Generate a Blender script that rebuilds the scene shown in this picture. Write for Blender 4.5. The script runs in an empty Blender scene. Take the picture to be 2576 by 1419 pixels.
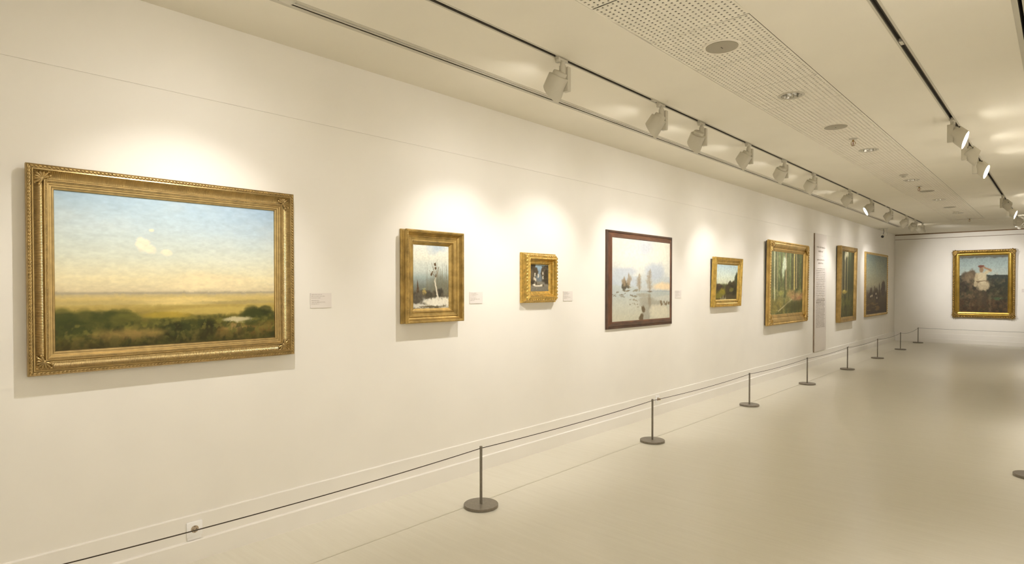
import bpy, bmesh, math, random
import numpy as np
from mathutils import Vector, Matrix

random.seed(7)
RNG = np.random.default_rng(11)
SC = bpy.context.scene
COL = SC.collection

# ---------------------------------------------------------------- camera
H = 3.058                      # ceiling height
YB = 20.2                      # back wall
XR = 4.0                       # right wall
Y0 = -3.0                      # wall behind the camera
CAM = Vector((3.6, 0.0, 1.5394))
F_PX, YAW, PITCH, SY = 1498.08, 0.74738, -0.01475, 35.49
cam_d = bpy.data.cameras.new('camera')
cam = bpy.data.objects.new('camera', cam_d)
COL.objects.link(cam)
fw = Vector((-math.sin(YAW) * math.cos(PITCH), math.cos(YAW) * math.cos(PITCH), math.sin(PITCH)))
rt = Vector((math.cos(YAW), math.sin(YAW), 0))
up = rt.cross(fw)
m = Matrix((rt, up, -fw)).transposed().to_4x4()
m.translation = CAM
cam.matrix_world = m
cam_d.sensor_fit = 'HORIZONTAL'
cam_d.sensor_width = 36.0
cam_d.lens = F_PX / 2576 * 36
cam_d.shift_y = SY / 2576
cam_d.clip_start = 0.05
cam_d.clip_end = 100
SC.camera = cam

# ---------------------------------------------------------------- world, exposure
w = bpy.data.worlds.new('world')
SC.world = w
w.use_nodes = True
w.node_tree.nodes['Background'].inputs[0].default_value = (0.0, 0.0, 0.0, 1)
w.node_tree.nodes['Background'].inputs[1].default_value = 0.0
SC.view_settings.view_transform = 'Standard'
SC.view_settings.look = 'None'
SC.view_settings.gamma = 1.0
SC.view_settings.use_curve_mapping = False
SC.view_settings.exposure = 0.45
SC.cycles.use_denoising = True
SC.cycles.max_bounces = 6
SC.cycles.diffuse_bounces = 4
SC.cycles.glossy_bounces = 3
SC.cycles.use_adaptive_sampling = True
SC.cycles.adaptive_threshold = 0.12
SC.cycles.sample_clamp_indirect = 6.0

SPOT_W = 46.0                 # watts of one picture spotlight
SPOT_COL = (1.0, 0.975, 0.985)
SPILL_W = 0.35

# ---------------------------------------------------------------- materials
def lin(c):
    return tuple((x / 12.92 if x <= 0.04045 else ((x + 0.055) / 1.055) ** 2.4) for x in c)

def rgb(r, g, b):
    return lin((r / 255, g / 255, b / 255)) + (1.0,)

def mat(name, col, rough=0.6, metal=0.0, spec=0.5, var=0.0, scale=8.0, bump=0.0, bscale=60.0, emit=0.0, stretch=(1, 1, 1), detail=4.0):
    M = bpy.data.materials.new(name)
    M.use_nodes = True
    nt = M.node_tree
    b = nt.nodes['Principled BSDF']
    b.inputs['Base Color'].default_value = col
    b.inputs['Roughness'].default_value = rough
    b.inputs['Metallic'].default_value = metal
    b.inputs['Specular IOR Level'].default_value = spec
    tc = nt.nodes.new('ShaderNodeTexCoord')
    mp = nt.nodes.new('ShaderNodeMapping')
    mp.inputs['Scale'].default_value = stretch
    nt.links.new(tc.outputs['Object'], mp.inputs['Vector'])
    if var > 0:
        n = nt.nodes.new('ShaderNodeTexNoise')
        n.inputs['Scale'].default_value = scale
        n.inputs['Detail'].default_value = detail
        nt.links.new(mp.outputs[0], n.inputs['Vector'])
        r = nt.nodes.new('ShaderNodeValToRGB')
        r.color_ramp.elements[0].position = 0.3
        r.color_ramp.elements[1].position = 0.7
        r.color_ramp.elements[0].color = tuple(x * (1 - var) for x in col[:3]) + (1,)
        r.color_ramp.elements[1].color = tuple(min(1, x * (1 + var)) for x in col[:3]) + (1,)
        nt.links.new(n.outputs['Fac'], r.inputs['Fac'])
        nt.links.new(r.outputs['Color'], b.inputs['Base Color'])
    if bump > 0:
        n2 = nt.nodes.new('ShaderNodeTexNoise')
        n2.inputs['Scale'].default_value = bscale
        n2.inputs['Detail'].default_value = 3
        nt.links.new(mp.outputs[0], n2.inputs['Vector'])
        bp = nt.nodes.new('ShaderNodeBump')
        bp.inputs['Strength'].default_value = bump
        bp.inputs['Distance'].default_value = 0.004
        nt.links.new(n2.outputs['Fac'], bp.inputs['Height'])
        nt.links.new(bp.outputs[0], b.inputs['Normal'])
    if emit > 0:
        b.inputs['Emission Color'].default_value = (1.0, 0.95, 0.88, 1)
        b.inputs['Emission Strength'].default_value = emit
    return M

def reeded(name, col, axis, freq, rough=0.34, metal=0.9, strength=0.5, var=0.15):
    """gilding with fine cross ribs along an object axis"""
    M = mat(name, col, rough, metal, var=var, scale=25.0)
    nt = M.node_tree
    b = nt.nodes['Principled BSDF']
    tc = nt.nodes['Texture Coordinate']
    wv = nt.nodes.new('ShaderNodeTexWave')
    wv.wave_type = 'BANDS'
    wv.bands_direction = axis
    wv.inputs['Scale'].default_value = freq
    nt.links.new(tc.outputs['Object'], wv.inputs['Vector'])
    bp = nt.nodes.new('ShaderNodeBump')
    bp.inputs['Strength'].default_value = strength
    bp.inputs['Distance'].default_value = 0.003
    nt.links.new(wv.outputs['Fac'], bp.inputs['Height'])
    nt.links.new(bp.outputs[0], b.inputs['Normal'])
    return M

WALLC = (0.86, 0.818, 0.72, 1)
M_WALL = mat('wall_paint', WALLC, 0.8, spec=0.2, var=0.012, scale=3.0, detail=1.0)
M_TRIM = mat('skirting_paint', (0.87, 0.828, 0.737, 1), 0.5, spec=0.4, var=0.01, scale=4)
M_CEIL = mat('ceiling_paint', (0.87, 0.82, 0.69, 1), 0.9, spec=0.15, var=0.012, scale=2.5, detail=1.0)
M_PANEL = mat('panel_paint', (0.87, 0.82, 0.69, 1), 0.9, spec=0.15, var=0.015, scale=3, detail=1.0)
M_DARK = mat('plenum_dark', (0.05, 0.04, 0.025, 1), 0.9, spec=0.1, var=0.2, scale=5)
M_HOLE = mat('plenum_felt', (0.06, 0.046, 0.022, 1), 0.95, spec=0.05, var=0.2, scale=5)
M_FIX = mat('fixture_enamel', (0.60, 0.56, 0.45, 1), 0.5, spec=0.3, var=0.02, scale=6)
M_FIXD = mat('fixture_dark_plastic', (0.10, 0.085, 0.06, 1), 0.6, var=0.1, scale=20)  # dark brown plastic of channels, screws, boards and cables
M_LAMP = mat('lit_lamp', (1, 0.95, 0.85, 1), 0.4, emit=18.0, var=0.01, scale=10)
M_STEEL = mat('stanchion_steel', (0.225, 0.195, 0.15, 1), 0.36, 0.3, var=0.12, scale=70, bump=0.05, bscale=400)
M_ROPE = mat('elastic_cord', (0.045, 0.03, 0.015, 1), 0.8, var=0.25, scale=300)
M_CHROME = mat('downlight_reflector', (0.62, 0.60, 0.54, 1), 0.16, 1.0, var=0.05, scale=30)
M_GRILLE = mat('speaker_grille', (0.40, 0.36, 0.27, 1), 0.7, var=0.04, scale=400, bump=0.2, bscale=900)
M_CARD = mat('label_card', (0.79, 0.73, 0.655, 1), 0.8, spec=0.15, var=0.01, scale=10)
M_INK = mat('printed_ink', (0.40, 0.34, 0.27, 1), 0.9, spec=0.1, var=0.1, scale=60)
M_BRASS = mat('sprinkler_brass', (0.40, 0.26, 0.10, 1), 0.3, 0.9, var=0.1, scale=90)
M_SOCK = mat('socket_plastic', (0.93, 0.91, 0.87, 1), 0.35, var=0.01, scale=10)
M_SOCKIN = mat('socket_insert', (0.46, 0.36, 0.25, 1), 0.5, var=0.05, scale=60)

# gildings: one per frame, as each picture has its own gold
GOLD1 = mat('gilding_old_bronze', (0.42, 0.30, 0.125, 1), 0.36, 0.88, var=0.16, scale=30, bump=0.10, bscale=140)
GOLD1H = reeded('gilding_reeded_across', (0.46, 0.335, 0.145, 1), 'X', 42.0)
GOLD1V = reeded('gilding_reeded_up', (0.46, 0.335, 0.145, 1), 'Z', 42.0)
GOLD2 = mat('gilding_worn_ochre', (0.42, 0.285, 0.09, 1), 0.42, 0.72, var=0.32, scale=16, bump=0.25, bscale=110)
GOLD3 = mat('gilding_bright_yellow', (0.62, 0.42, 0.115, 1), 0.34, 0.85, var=0.28, scale=38, bump=0.3, bscale=130)
GOLD5 = mat('gilding_lemon', (0.60, 0.41, 0.105, 1), 0.33, 0.85, var=0.22, scale=18, bump=0.2, bscale=80)
GOLD6 = mat('gilding_warm', (0.55, 0.375, 0.125, 1), 0.36, 0.82, var=0.2, scale=9, bump=0.2, bscale=60)
GOLD7 = mat('gilding_brown', (0.40, 0.27, 0.095, 1), 0.42, 0.75, var=0.25, scale=9, bump=0.25, bscale=60)
GOLD8 = reeded('gilding_ribbed', (0.52, 0.36, 0.13, 1), 'Z', 9.0, 0.42, 0.75, 0.8)
GOLD8P = mat('gilding_plain_pale', (0.50, 0.35, 0.13, 1), 0.42, 0.75, var=0.15, scale=9, bump=0.2, bscale=60)
GOLD9 = mat('gilding_deep', (0.50, 0.33, 0.07, 1), 0.30, 0.88, var=0.15, scale=9, bump=0.15, bscale=60)
GOLD9D = mat('gilding_deep_carved', (0.30, 0.19, 0.05, 1), 0.40, 0.75, var=0.4, scale=26, bump=0.5, bscale=50)
WOOD4 = mat('dark_walnut', (0.075, 0.036, 0.018, 1), 0.36, 0.0, 0.55, var=0.45, scale=9, bump=0.12, bscale=60, stretch=(1, 8, 1))
WOOD4B = mat('red_walnut', (0.125, 0.052, 0.024, 1), 0.34, 0.0, 0.55, var=0.4, scale=9, bump=0.12, bscale=60, stretch=(1, 8, 1))

def floor_material():
    M = bpy.data.materials.new('limed_oak_floor')
    M.use_nodes = True
    nt = M.node_tree
    b = nt.nodes['Principled BSDF']
    tc = nt.nodes.new('ShaderNodeTexCoord')
    mp = nt.nodes.new('ShaderNodeMapping')
    mp.inputs['Scale'].default_value = (0.7, 11.0, 1)
    nt.links.new(tc.outputs['Object'], mp.inputs['Vector'])
    n = nt.nodes.new('ShaderNodeTexNoise')
    n.inputs['Scale'].default_value = 2.6
    n.inputs['Detail'].default_value = 4
    n.inputs['Roughness'].default_value = 0.62
    n.inputs['Distortion'].default_value = 0.6
    nt.links.new(mp.outputs[0], n.inputs['Vector'])
    mp2 = nt.nodes.new('ShaderNodeMapping')
    mp2.inputs['Scale'].default_value = (3.0, 60.0, 1)
    nt.links.new(tc.outputs['Object'], mp2.inputs['Vector'])
    n2 = nt.nodes.new('ShaderNodeTexNoise')
    n2.inputs['Scale'].default_value = 2.0
    n2.inputs['Detail'].default_value = 2
    nt.links.new(mp2.outputs[0], n2.inputs['Vector'])
    mx = nt.nodes.new('ShaderNodeMath')
    mx.operation = 'MULTIPLY_ADD'
    mx.inputs[1].default_value = 0.45
    nt.links.new(n2.outputs['Fac'], mx.inputs[0])
    nt.links.new(n.outputs['Fac'], mx.inputs[2])
    r = nt.nodes.new('ShaderNodeValToRGB')
    r.color_ramp.elements[0].position = 0.45
    r.color_ramp.elements[1].position = 0.95
    r.color_ramp.elements[0].color = (0.70, 0.652, 0.52, 1)
    r.color_ramp.elements[1].color = (0.75, 0.705, 0.575, 1)
    nt.links.new(mx.outputs[0], r.inputs['Fac'])
    nt.links.new(r.outputs['Color'], b.inputs['Base Color'])
    b.inputs['Roughness'].default_value = 0.30
    b.inputs['Specular IOR Level'].default_value = 0.5
    bp = nt.nodes.new('ShaderNodeBump')
    bp.inputs['Strength'].default_value = 0.05
    bp.inputs['Distance'].default_value = 0.002
    nt.links.new(n2.outputs['Fac'], bp.inputs['Height'])
    nt.links.new(bp.outputs[0], b.inputs['Normal'])
    return M
M_FLOOR = floor_material()

def canvas_material():
    M = bpy.data.materials.new('oil_paint')
    M.use_nodes = True
    nt = M.node_tree
    b = nt.nodes['Principled BSDF']
    a = nt.nodes.new('ShaderNodeAttribute')
    a.attribute_name = 'paint'
    nt.links.new(a.outputs['Color'], b.inputs['Base Color'])
    b.inputs['Roughness'].default_value = 0.55
    b.inputs['Specular IOR Level'].default_value = 0.25
    return M
M_PAINT = canvas_material()

# ---------------------------------------------------------------- mesh helpers
def link(name, me, material=None, parent=None, loc=None, rot=None):
    o = bpy.data.objects.new(name, me)
    COL.objects.link(o)
    if material is not None and me is not None and len(me.materials) == 0:
        me.materials.append(material)
    if parent is not None:
        o.parent = parent
    if loc is not None:
        o.location = loc
    if rot is not None:
        o.rotation_euler = rot
    return o

def tag(o, label, cat, group=None):
    o['label'] = label
    o['category'] = cat
    if group:
        o['group'] = group
    return o

def empty(name, loc, rot=(0, 0, 0)):
    o = bpy.data.objects.new(name, None)
    COL.objects.link(o)
    o.empty_display_size = 0.05
    o.location = loc
    o.rotation_euler = rot
    return o

def struct(o):
    o['kind'] = 'structure'
    return o

def bm_mesh(bm, name, smooth=None):
    me = bpy.data.meshes.new(name)
    bmesh.ops.recalc_face_normals(bm, faces=bm.faces)
    bm.to_mesh(me)
    bm.free()
    if smooth is not None:
        me.shade_smooth()
        me.set_sharp_from_angle(angle=math.radians(smooth))
    return me

def box(bm, lo, hi, bevel=0.0):
    vs = [bm.verts.new((x, y, z)) for x in (lo[0], hi[0]) for y in (lo[1], hi[1]) for z in (lo[2], hi[2])]
    f = [(0, 1, 3, 2), (4, 6, 7, 5), (0, 4, 5, 1), (2, 3, 7, 6), (0, 2, 6, 4), (1, 5, 7, 3)]
    fs = [bm.faces.new([vs[i] for i in q]) for q in f]
    if bevel > 0:
        es = list({e for q in fs for e in q.edges})
        bmesh.ops.bevel(bm, geom=es, offset=bevel, segments=2, affect='EDGES', profile=0.5)

def boxes(name, lst, material, parent=None, bevel=0.0):
    bm = bmesh.new()
    for lo, hi in lst:
        box(bm, lo, hi, bevel)
    return link(name, bm_mesh(bm, name, 40 if bevel else None), material, parent)

def lathe(bm, prof, seg=24, cap0=True, cap1=True, axis='Z', mtx=None):
    rings = []
    for r, z in prof:
        ring = []
        for i in range(seg):
            a = 2 * math.pi * i / seg
            p = Vector((r * math.cos(a), r * math.sin(a), z))
            if mtx is not None:
                p = mtx @ p
            ring.append(bm.verts.new(p))
        rings.append(ring)
    for a, b in zip(rings, rings[1:]):
        for i in range(seg):
            bm.faces.new((a[i], a[(i + 1) % seg], b[(i + 1) % seg], b[i]))
    if cap0:
        bm.faces.new(list(reversed(rings[0])))
    if cap1:
        bm.faces.new(rings[-1])

def tube(bm, pts, r, seg=8):
    rings = []
    n = len(pts)
    for i, p in enumerate(pts):
        p = Vector(p)
        d = (Vector(pts[min(i + 1, n - 1)]) - Vector(pts[max(i - 1, 0)])).normalized()
        ref = Vector((0, 0, 1)) if abs(d.z) < 0.9 else Vector((1, 0, 0))
        a = d.cross(ref).normalized()
        b = d.cross(a).normalized()
        rings.append([bm.verts.new(p + r * (math.cos(t) * a + math.sin(t) * b)) for t in [2 * math.pi * k / seg for k in range(seg)]])
    for a, b in zip(rings, rings[1:]):
        for k in range(seg):
            bm.faces.new((a[k], a[(k + 1) % seg], b[(k + 1) % seg], b[k]))
    bm.faces.new(list(reversed(rings[0])))
    bm.faces.new(rings[-1])

def grid_slab(name, xs, ys, z0, z1, keep, material, parent=None):
    """horizontal slab cut into cells; keep(xc, yc) says which cells exist; shared faces left out"""
    bm = bmesh.new()
    nx, ny = len(xs) - 1, len(ys) - 1
    K = [[keep(0.5 * (xs[i] + xs[i + 1]), 0.5 * (ys[j] + ys[j + 1])) for j in range(ny)] for i in range(nx)]
    cache = {}
    def v(i, j, k):
        if (i, j, k) not in cache:
            cache[(i, j, k)] = bm.verts.new((xs[i], ys[j], (z0, z1)[k]))
        return cache[(i, j, k)]
    def kk(i, j):
        return 0 <= i < nx and 0 <= j < ny and K[i][j]
    for i in range(nx):
        for j in range(ny):
            if not K[i][j]:
                continue
            bm.faces.new((v(i, j, 0), v(i, j + 1, 0), v(i + 1, j + 1, 0), v(i + 1, j, 0)))
            if not kk(i - 1, j):
                bm.faces.new((v(i, j, 0), v(i, j, 1), v(i, j + 1, 1), v(i, j + 1, 0)))
            if not kk(i + 1, j):
                bm.faces.new((v(i + 1, j, 0), v(i + 1, j + 1, 0), v(i + 1, j + 1, 1), v(i + 1, j, 1)))
            if not kk(i, j - 1):
                bm.faces.new((v(i, j, 0), v(i + 1, j, 0), v(i + 1, j, 1), v(i, j, 1)))
            if not kk(i, j + 1):
                bm.faces.new((v(i, j + 1, 0), v(i, j + 1, 1), v(i + 1, j + 1, 1), v(i + 1, j + 1, 0)))
    me = bpy.data.meshes.new(name)
    bm.to_mesh(me)
    bm.free()
    return link(name, me, material, parent)

# ---------------------------------------------------------------- the room shell
# floor: a border strip along the left wall and the main field, a fine open joint between them
floor = struct(boxes('floor', [((0, Y0, -0.08), (XR, YB, -0.012))], M_DARK))
fs1 = boxes('border_board', [((0, Y0, -0.012), (0.5435, YB, 0))], M_FLOOR, floor)
fs2 = boxes('floor_field', [((0.5465, Y0, -0.012), (XR, YB, 0))], M_FLOOR, floor)

SEAM = 2.612
wall_left = struct(boxes('wall_left', [((-0.12, Y0, -0.08), (-0.004, YB + 0.12, H + 0.25))], M_WALL))
boxes('wall_panel', [((-0.004, Y0, 0.0), (0, YB, SEAM - 0.0025))], M_WALL, wall_left)
boxes('wall_panel', [((-0.004, Y0, SEAM + 0.0025), (0, YB, H))], M_WALL, wall_left)
wall_back = struct(boxes('wall_back', [((-0.004, YB + 0.012, -0.08), (XR + 0.12, YB + 0.12, H + 0.25))], M_WALL))
boxes('wall_panel', [((-0.004, YB, 0.0), (XR, YB + 0.012, 2.903))], M_WALL, wall_back)
boxes('wall_panel', [((-0.004, YB, 2.915), (XR, YB + 0.012, 3.028))], M_WALL, wall_back)
boxes('shadow_gap', [((-0.004, YB + 0.010, 2.9035), (XR, YB + 0.0121, 2.9145)), ((-0.004, YB + 0.010, 3.0285), (XR, YB + 0.0121, H - 0.001))], mat('gap_shade_tone', (0.22, 0.14, 0.07, 1), 0.9, var=0.1), wall_back)  # dark liner strips paint in the shade of the seam and top gap
wall_right = struct(boxes('wall_right', [((XR, Y0, -0.08), (XR + 0.12, YB + 0.012, H + 0.25))], M_WALL))
wall_front = struct(boxes('wall_front', [((-0.12, Y0 - 0.12, -0.08), (XR + 0.12, Y0, H + 0.25))], M_WALL))

def skirting(name, axis):
    """two stepped boards: a low one and a taller thin one behind it"""
    bm = bmesh.new()
    prof = [(0.0, 0.0), (0.033, 0.0), (0.033, 0.112), (0.030, 0.1165), (0.0145, 0.1165), (0.0145, 0.253), (0.0125, 0.257), (0.0, 0.257)]
    ends = (Y0, YB) if axis == 'L' or axis == 'R' else (0.0, XR)
    rows = []
    for e in ends:
        if axis == 'L':
            rows.append([bm.verts.new((d, e, z)) for d, z in prof])
        elif axis == 'R':
            rows.append([bm.verts.new((XR - d, e, z)) for d, z in prof])
        else:
            rows.append([bm.verts.new((e, YB - d, z)) for d, z in prof])
    n = len(prof)
    for i in range(n):
        bm.faces.new((rows[0][i], rows[0][(i + 1) % n], rows[1][(i + 1) % n], rows[1][i]))
    bm.faces.new(rows[0])
    bm.faces.new(list(reversed(rows[1])))
    return struct(link(name, bm_mesh(bm, name), M_TRIM))
skirting('baseboard_left', 'L')
skirting('baseboard_back', 'B')
skirting('baseboard_right', 'R')

# ceiling slab with its slots: (x0, x1, y0, y1)
TA, TC = 1.137, 2.845
YE = 17.10
gaps = [
    (0.534, 0.548, Y0, 17.62), (0.564, 0.579, Y0, 17.62),
    (3.402, 3.421, Y0, 17.62), (3.436, 3.455, Y0, 17.62),
    (TA - 0.016, TA + 0.016, Y0, YE), (TC - 0.016, TC + 0.016, Y0, YE),
    (TA - 0.016, TC + 0.016, YE, YE + 0.03),
    (0.534, 3.455, 17.62, 17.645),
    (1.688, 2.306, Y0, 16.72),
]
xs = sorted({0.0, XR} | {g[0] for g in gaps} | {g[1] for g in gaps})
ys = sorted({Y0, YB + 0.012} | {g[2] for g in gaps} | {g[3] for g in gaps})
def keep_ceiling(x, y):
    return not any(g[0] < x < g[1] and g[2] < y < g[3] for g in gaps)
ceiling = struct(grid_slab('ceiling', xs, ys, H, H + 0.03, keep_ceiling, M_CEIL))
struct(boxes('plenum_backing', [((-0.004, Y0, H + 0.075), (XR, YB + 0.012, H + 0.12))], M_DARK))   # dark sheet put above the ceiling gaps so they look dark
ceiling_void = bpy.data.objects['plenum_backing']

# perforated panels in the middle strip
PX0, PX1, PP = 1.6905, 2.2985, 0.633
NHX = NHY = 18
def perf_mesh(name, hole_r=None):
    """panel seen from below, square holes through it, optional round cut-out in the middle"""
    wx, wy = PX1 - PX0, PP - 0.006
    px, py = 0.0333, 0.0349
    hx, hy = 0.0134, 0.0134
    gx, gy = [-wx / 2], [-wy / 2]
    for k in range(NHX):
        c = (k - (NHX - 1) / 2) * px
        gx += [c - hx / 2, c + hx / 2]
    for k in range(NHY):
        c = (k - (NHY - 1) / 2) * py
        gy += [c - hy / 2, c + hy / 2]
    gx.append(wx / 2)
    gy.append(wy / 2)
    bm = bmesh.new()
    nx, ny = len(gx) - 1, len(gy) - 1
    def keep(i, j):
        if not (0 <= i < nx and 0 <= j < ny):
            return False
        if i % 2 == 1 and j % 2 == 1:
            return False
        if hole_r:
            x, y = 0.5 * (gx[i] + gx[i + 1]), 0.5 * (gy[j] + gy[j + 1])
            if x * x + y * y < hole_r * hole_r:
                return False
        return True
    cache = {}
    def v(i, j, k):
        if (i, j, k) not in cache:
            cache[(i, j, k)] = bm.verts.new((gx[i], gy[j], (0, 0.004)[k]))
        return cache[(i, j, k)]
    for i in range(nx):
        for j in range(ny):
            if not keep(i, j):
                continue
            bm.faces.new((v(i, j, 0), v(i, j + 1, 0), v(i + 1, j + 1, 0), v(i + 1, j, 0)))
            if not keep(i - 1, j):
                bm.faces.new((v(i, j, 0), v(i, j, 1), v(i, j + 1, 1), v(i, j + 1, 0)))
            if not keep(i + 1, j):
                bm.faces.new((v(i + 1, j, 0), v(i + 1, j + 1, 0), v(i + 1, j + 1, 1), v(i + 1, j, 1)))
            if not keep(i, j - 1):
                bm.faces.new((v(i, j, 0), v(i + 1, j, 0), v(i + 1, j, 1), v(i, j, 1)))
            if not keep(i, j + 1):
                bm.faces.new((v(i, j + 1, 0), v(i, j + 1, 1), v(i + 1, j + 1, 1), v(i + 1, j + 1, 0)))
    me = bpy.data.meshes.new(name)
    bm.to_mesh(me)
    bm.free()
    me.materials.append(M_PANEL)
    return me
ME_PERF = perf_mesh('perforated_panel')
ME_PERFC = perf_mesh('perforated_panel_cut', 0.088)
PCX = 0.5 * (PX0 + PX1)
boxes('felt_backing', [((1.66, Y0, H + 0.032), (2.34, 16.74, H + 0.036))], M_HOLE, ceiling)
DOWN = [4.98, 7.535, 10.05, 12.6, 15.14]
n0 = int((Y0 - 2.706) / PP)
k = n0
while 2.706 + (k + 1) * PP < 16.75:
    yc = 2.706 + (k + 0.5) * PP
    cut = [d for d in DOWN if abs(d - yc) < PP / 2]
    me = ME_PERF
    o = link('perforated_panel', me, None, ceiling, (PCX, yc, H + 0.002))
    if k == 0:                                # the loose panel that sits askew
        o.location = (PCX + 0.0, yc + 0.004, H + 0.004)
        o.rotation_euler = (0, 0, -0.016)
    if k == -1:
        o.location = (PCX - 0.001, yc - 0.004, H + 0.001)
    k += 1

# ---------------------------------------------------------------- ceiling fittings
def track(name, x, ya, yb, label, couplers):
    t = empty(name, (x, ya, H))
    L = yb - ya
    for sx in (-1, 1):
        boxes('flange', [((sx * 0.014 if sx > 0 else -0.026, 0, -0.002), (0.026 if sx > 0 else -0.014, L, 0.0))], M_FIX, t)
        boxes('channel_side', [((0.010 if sx > 0 else -0.016, 0, 0.0), (0.016 if sx > 0 else -0.010, L, 0.032))], M_FIXD, t)
    boxes('channel_top', [((-0.010, 0, 0.026), (0.010, L, 0.032))], M_FIXD, t)
    for cy in couplers:
        boxes('coupler', [((-0.010, cy - ya - 0.035, -0.001), (0.010, cy - ya + 0.035, 0.02))], M_FIX, t)
    return tag(t, label, 'light track')
track('light_track', TA, Y0 + 0.01, YE - 0.01, 'long recessed light track nearest the picture wall, carrying most spotlights', [4.36, 10.9, 13.0])
track('light_track', TC, Y0 + 0.01, YE - 0.01, 'recessed light track on the right half of the ceiling, spotlights far down', [4.38, 9.6, 15.0])

def slot_diffuser(x0, label):
    t = empty('slot_diffuser', (x0, Y0 + 0.01, H))
    L = 17.61 - Y0
    boxes('blade', [((-0.006, 0, -0.001), (0.006, L, 0.003))], M_FIX, t)
    boxes('throat', [((-0.0062, 0, 0.003), (0.0062, L, 0.034)), ((-0.0224, 0, 0.0005), (-0.0212, L, 0.034)), ((0.0212, 0, 0.0005), (0.0224, L, 0.034))], M_DARK, t)
    for s in (-1, 1):
        a, b = (0.024, 0.050) if s > 0 else (-0.050, -0.024)
        boxes('flange', [((a, 0, -0.0022), (b, L, -0.0002))], M_FIX, t)
    return tag(t, label, 'air slot')
slot_diffuser(0.5565, 'white double air slot running along the ceiling beside the picture wall')
slot_diffuser(3.4285, 'black double air slot at the far right edge of the ceiling')

def speaker_mesh():
    bm = bmesh.new()
    lathe(bm, [(0.098, 0.0), (0.114, -0.004), (0.118, 0.001), (0.118, 0.004), (0.098, 0.004)], 40, False, False)
    ring = bm_mesh(bm, 'rim', 40)
    ring.materials.append(M_PANEL)
    bm = bmesh.new()
    lathe(bm, [(0.098, 0.002), (0.0975, -0.003), (0.09, -0.0045)], 40, True, True)
    g = bm_mesh(bm, 'grille', 40)
    g.materials.append(M_GRILLE)
    bm = bmesh.new()
    box(bm, (-0.002, -0.012, -0.0065), (0.002, 0.012, -0.004))
    bd = bm_mesh(bm, 'badge')
    bd.materials.append(M_FIXD)
    return ring, g, bd
ME_SPK = speaker_mesh()
order = ['nearest', 'second nearest', 'third nearest', 'farthest']
for i, y in enumerate([3.677, 6.237, 11.357, 13.92]):
    t = empty('ceiling_speaker', (2.0, y, H - 0.001))
    for nm, me in zip(('rim', 'grille', 'badge'), ME_SPK):
        link(nm, me, None, t)
    tag(t, 'round beige ceiling loudspeaker in the perforated strip, %s of four' % order[i], 'speaker', 'ceiling loudspeakers')

def downlight_meshes():
    bm = bmesh.new()
    lathe(bm, [(0.076, -0.001), (0.092, -0.004), (0.099, 0.0), (0.099, 0.004), (0.076, 0.004)], 40, False, False)
    rim = bm_mesh(bm, 'rim', 40)
    rim.materials.append(M_FIX)
    bm = bmesh.new()                          # faceted reflector, open below
    seg = 24
    rings = []
    for r, z in [(0.076, 0.0), (0.070, 0.030)]:
        rings.append([bm.verts.new(((r + (0.0035 if i % 2 else -0.0035)) * math.cos(2 * math.pi * i / seg), (r + (0.0035 if i % 2 else -0.0035)) * math.sin(2 * math.pi * i / seg), z)) for i in range(seg)])
    for i in range(seg):
        bm.faces.new((rings[0][i], rings[1][i], rings[1][(i + 1) % seg], rings[0][(i + 1) % seg]))
    top = bm.verts.new((0, 0, 0.030))
    for i in range(seg):
        bm.faces.new((rings[1][i], top, rings[1][(i + 1) % seg]))
    rf = bpy.data.meshes.new('reflector')
    bm.to_mesh(rf)
    bm.free()
    rf.materials.append(M_CHROME)
    bm = bmesh.new()
    for s in (-1, 1):
        tube(bm, [(0.02 * s, -0.05, 0.020), (0.02 * s, 0.05, 0.020)], 0.008, 8)
    lp = bm_mesh(bm, 'lamp_tube', 40)
    lp.materials.append(M_SOCK)
    return rim, rf, lp
ME_DL = downlight_meshes()
order5 = ['nearest', 'second nearest', 'third nearest', 'fourth nearest', 'farthest']
for i, y in enumerate(DOWN):
    t = empty('downlight', (2.0, y, H - 0.001))
    for nm, me in zip(('rim', 'reflector', 'lamp_tube'), ME_DL):
        link(nm, me, None, t)
    tag(t, 'round unlit recessed downlight with ribbed silver reflector, %s of five' % order5[i], 'downlight', 'recessed downlights')

# the panels under the downlights get their round cut-outs
for o in [c for c in ceiling.children if c.name.startswith('perforated_panel')]:
    for d in DOWN:
        if abs(d - o.location.y) < PP / 2 + 0.088:
            dy = d - o.location.y
            key = 'perforated_panel_cut_%d' % round(dy * 1000)
            bm = bmesh.new()
            bm.from_mesh(ME_PERF)
            kill = [f for f in bm.faces if (f.calc_center_median().x + PCX - 2.0) ** 2 + (f.calc_center_median().y - dy) ** 2 < 0.079 ** 2]
            bmesh.ops.delete(bm, geom=kill, context='FACES')
            me = bpy.data.meshes.new(key)
            bm.to_mesh(me)
            bm.free()
            me.materials.append(M_PANEL)
            o.data = me
# the felt must not close the reflectors: it lies above them (reflectors are 30 mm deep)

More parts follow.
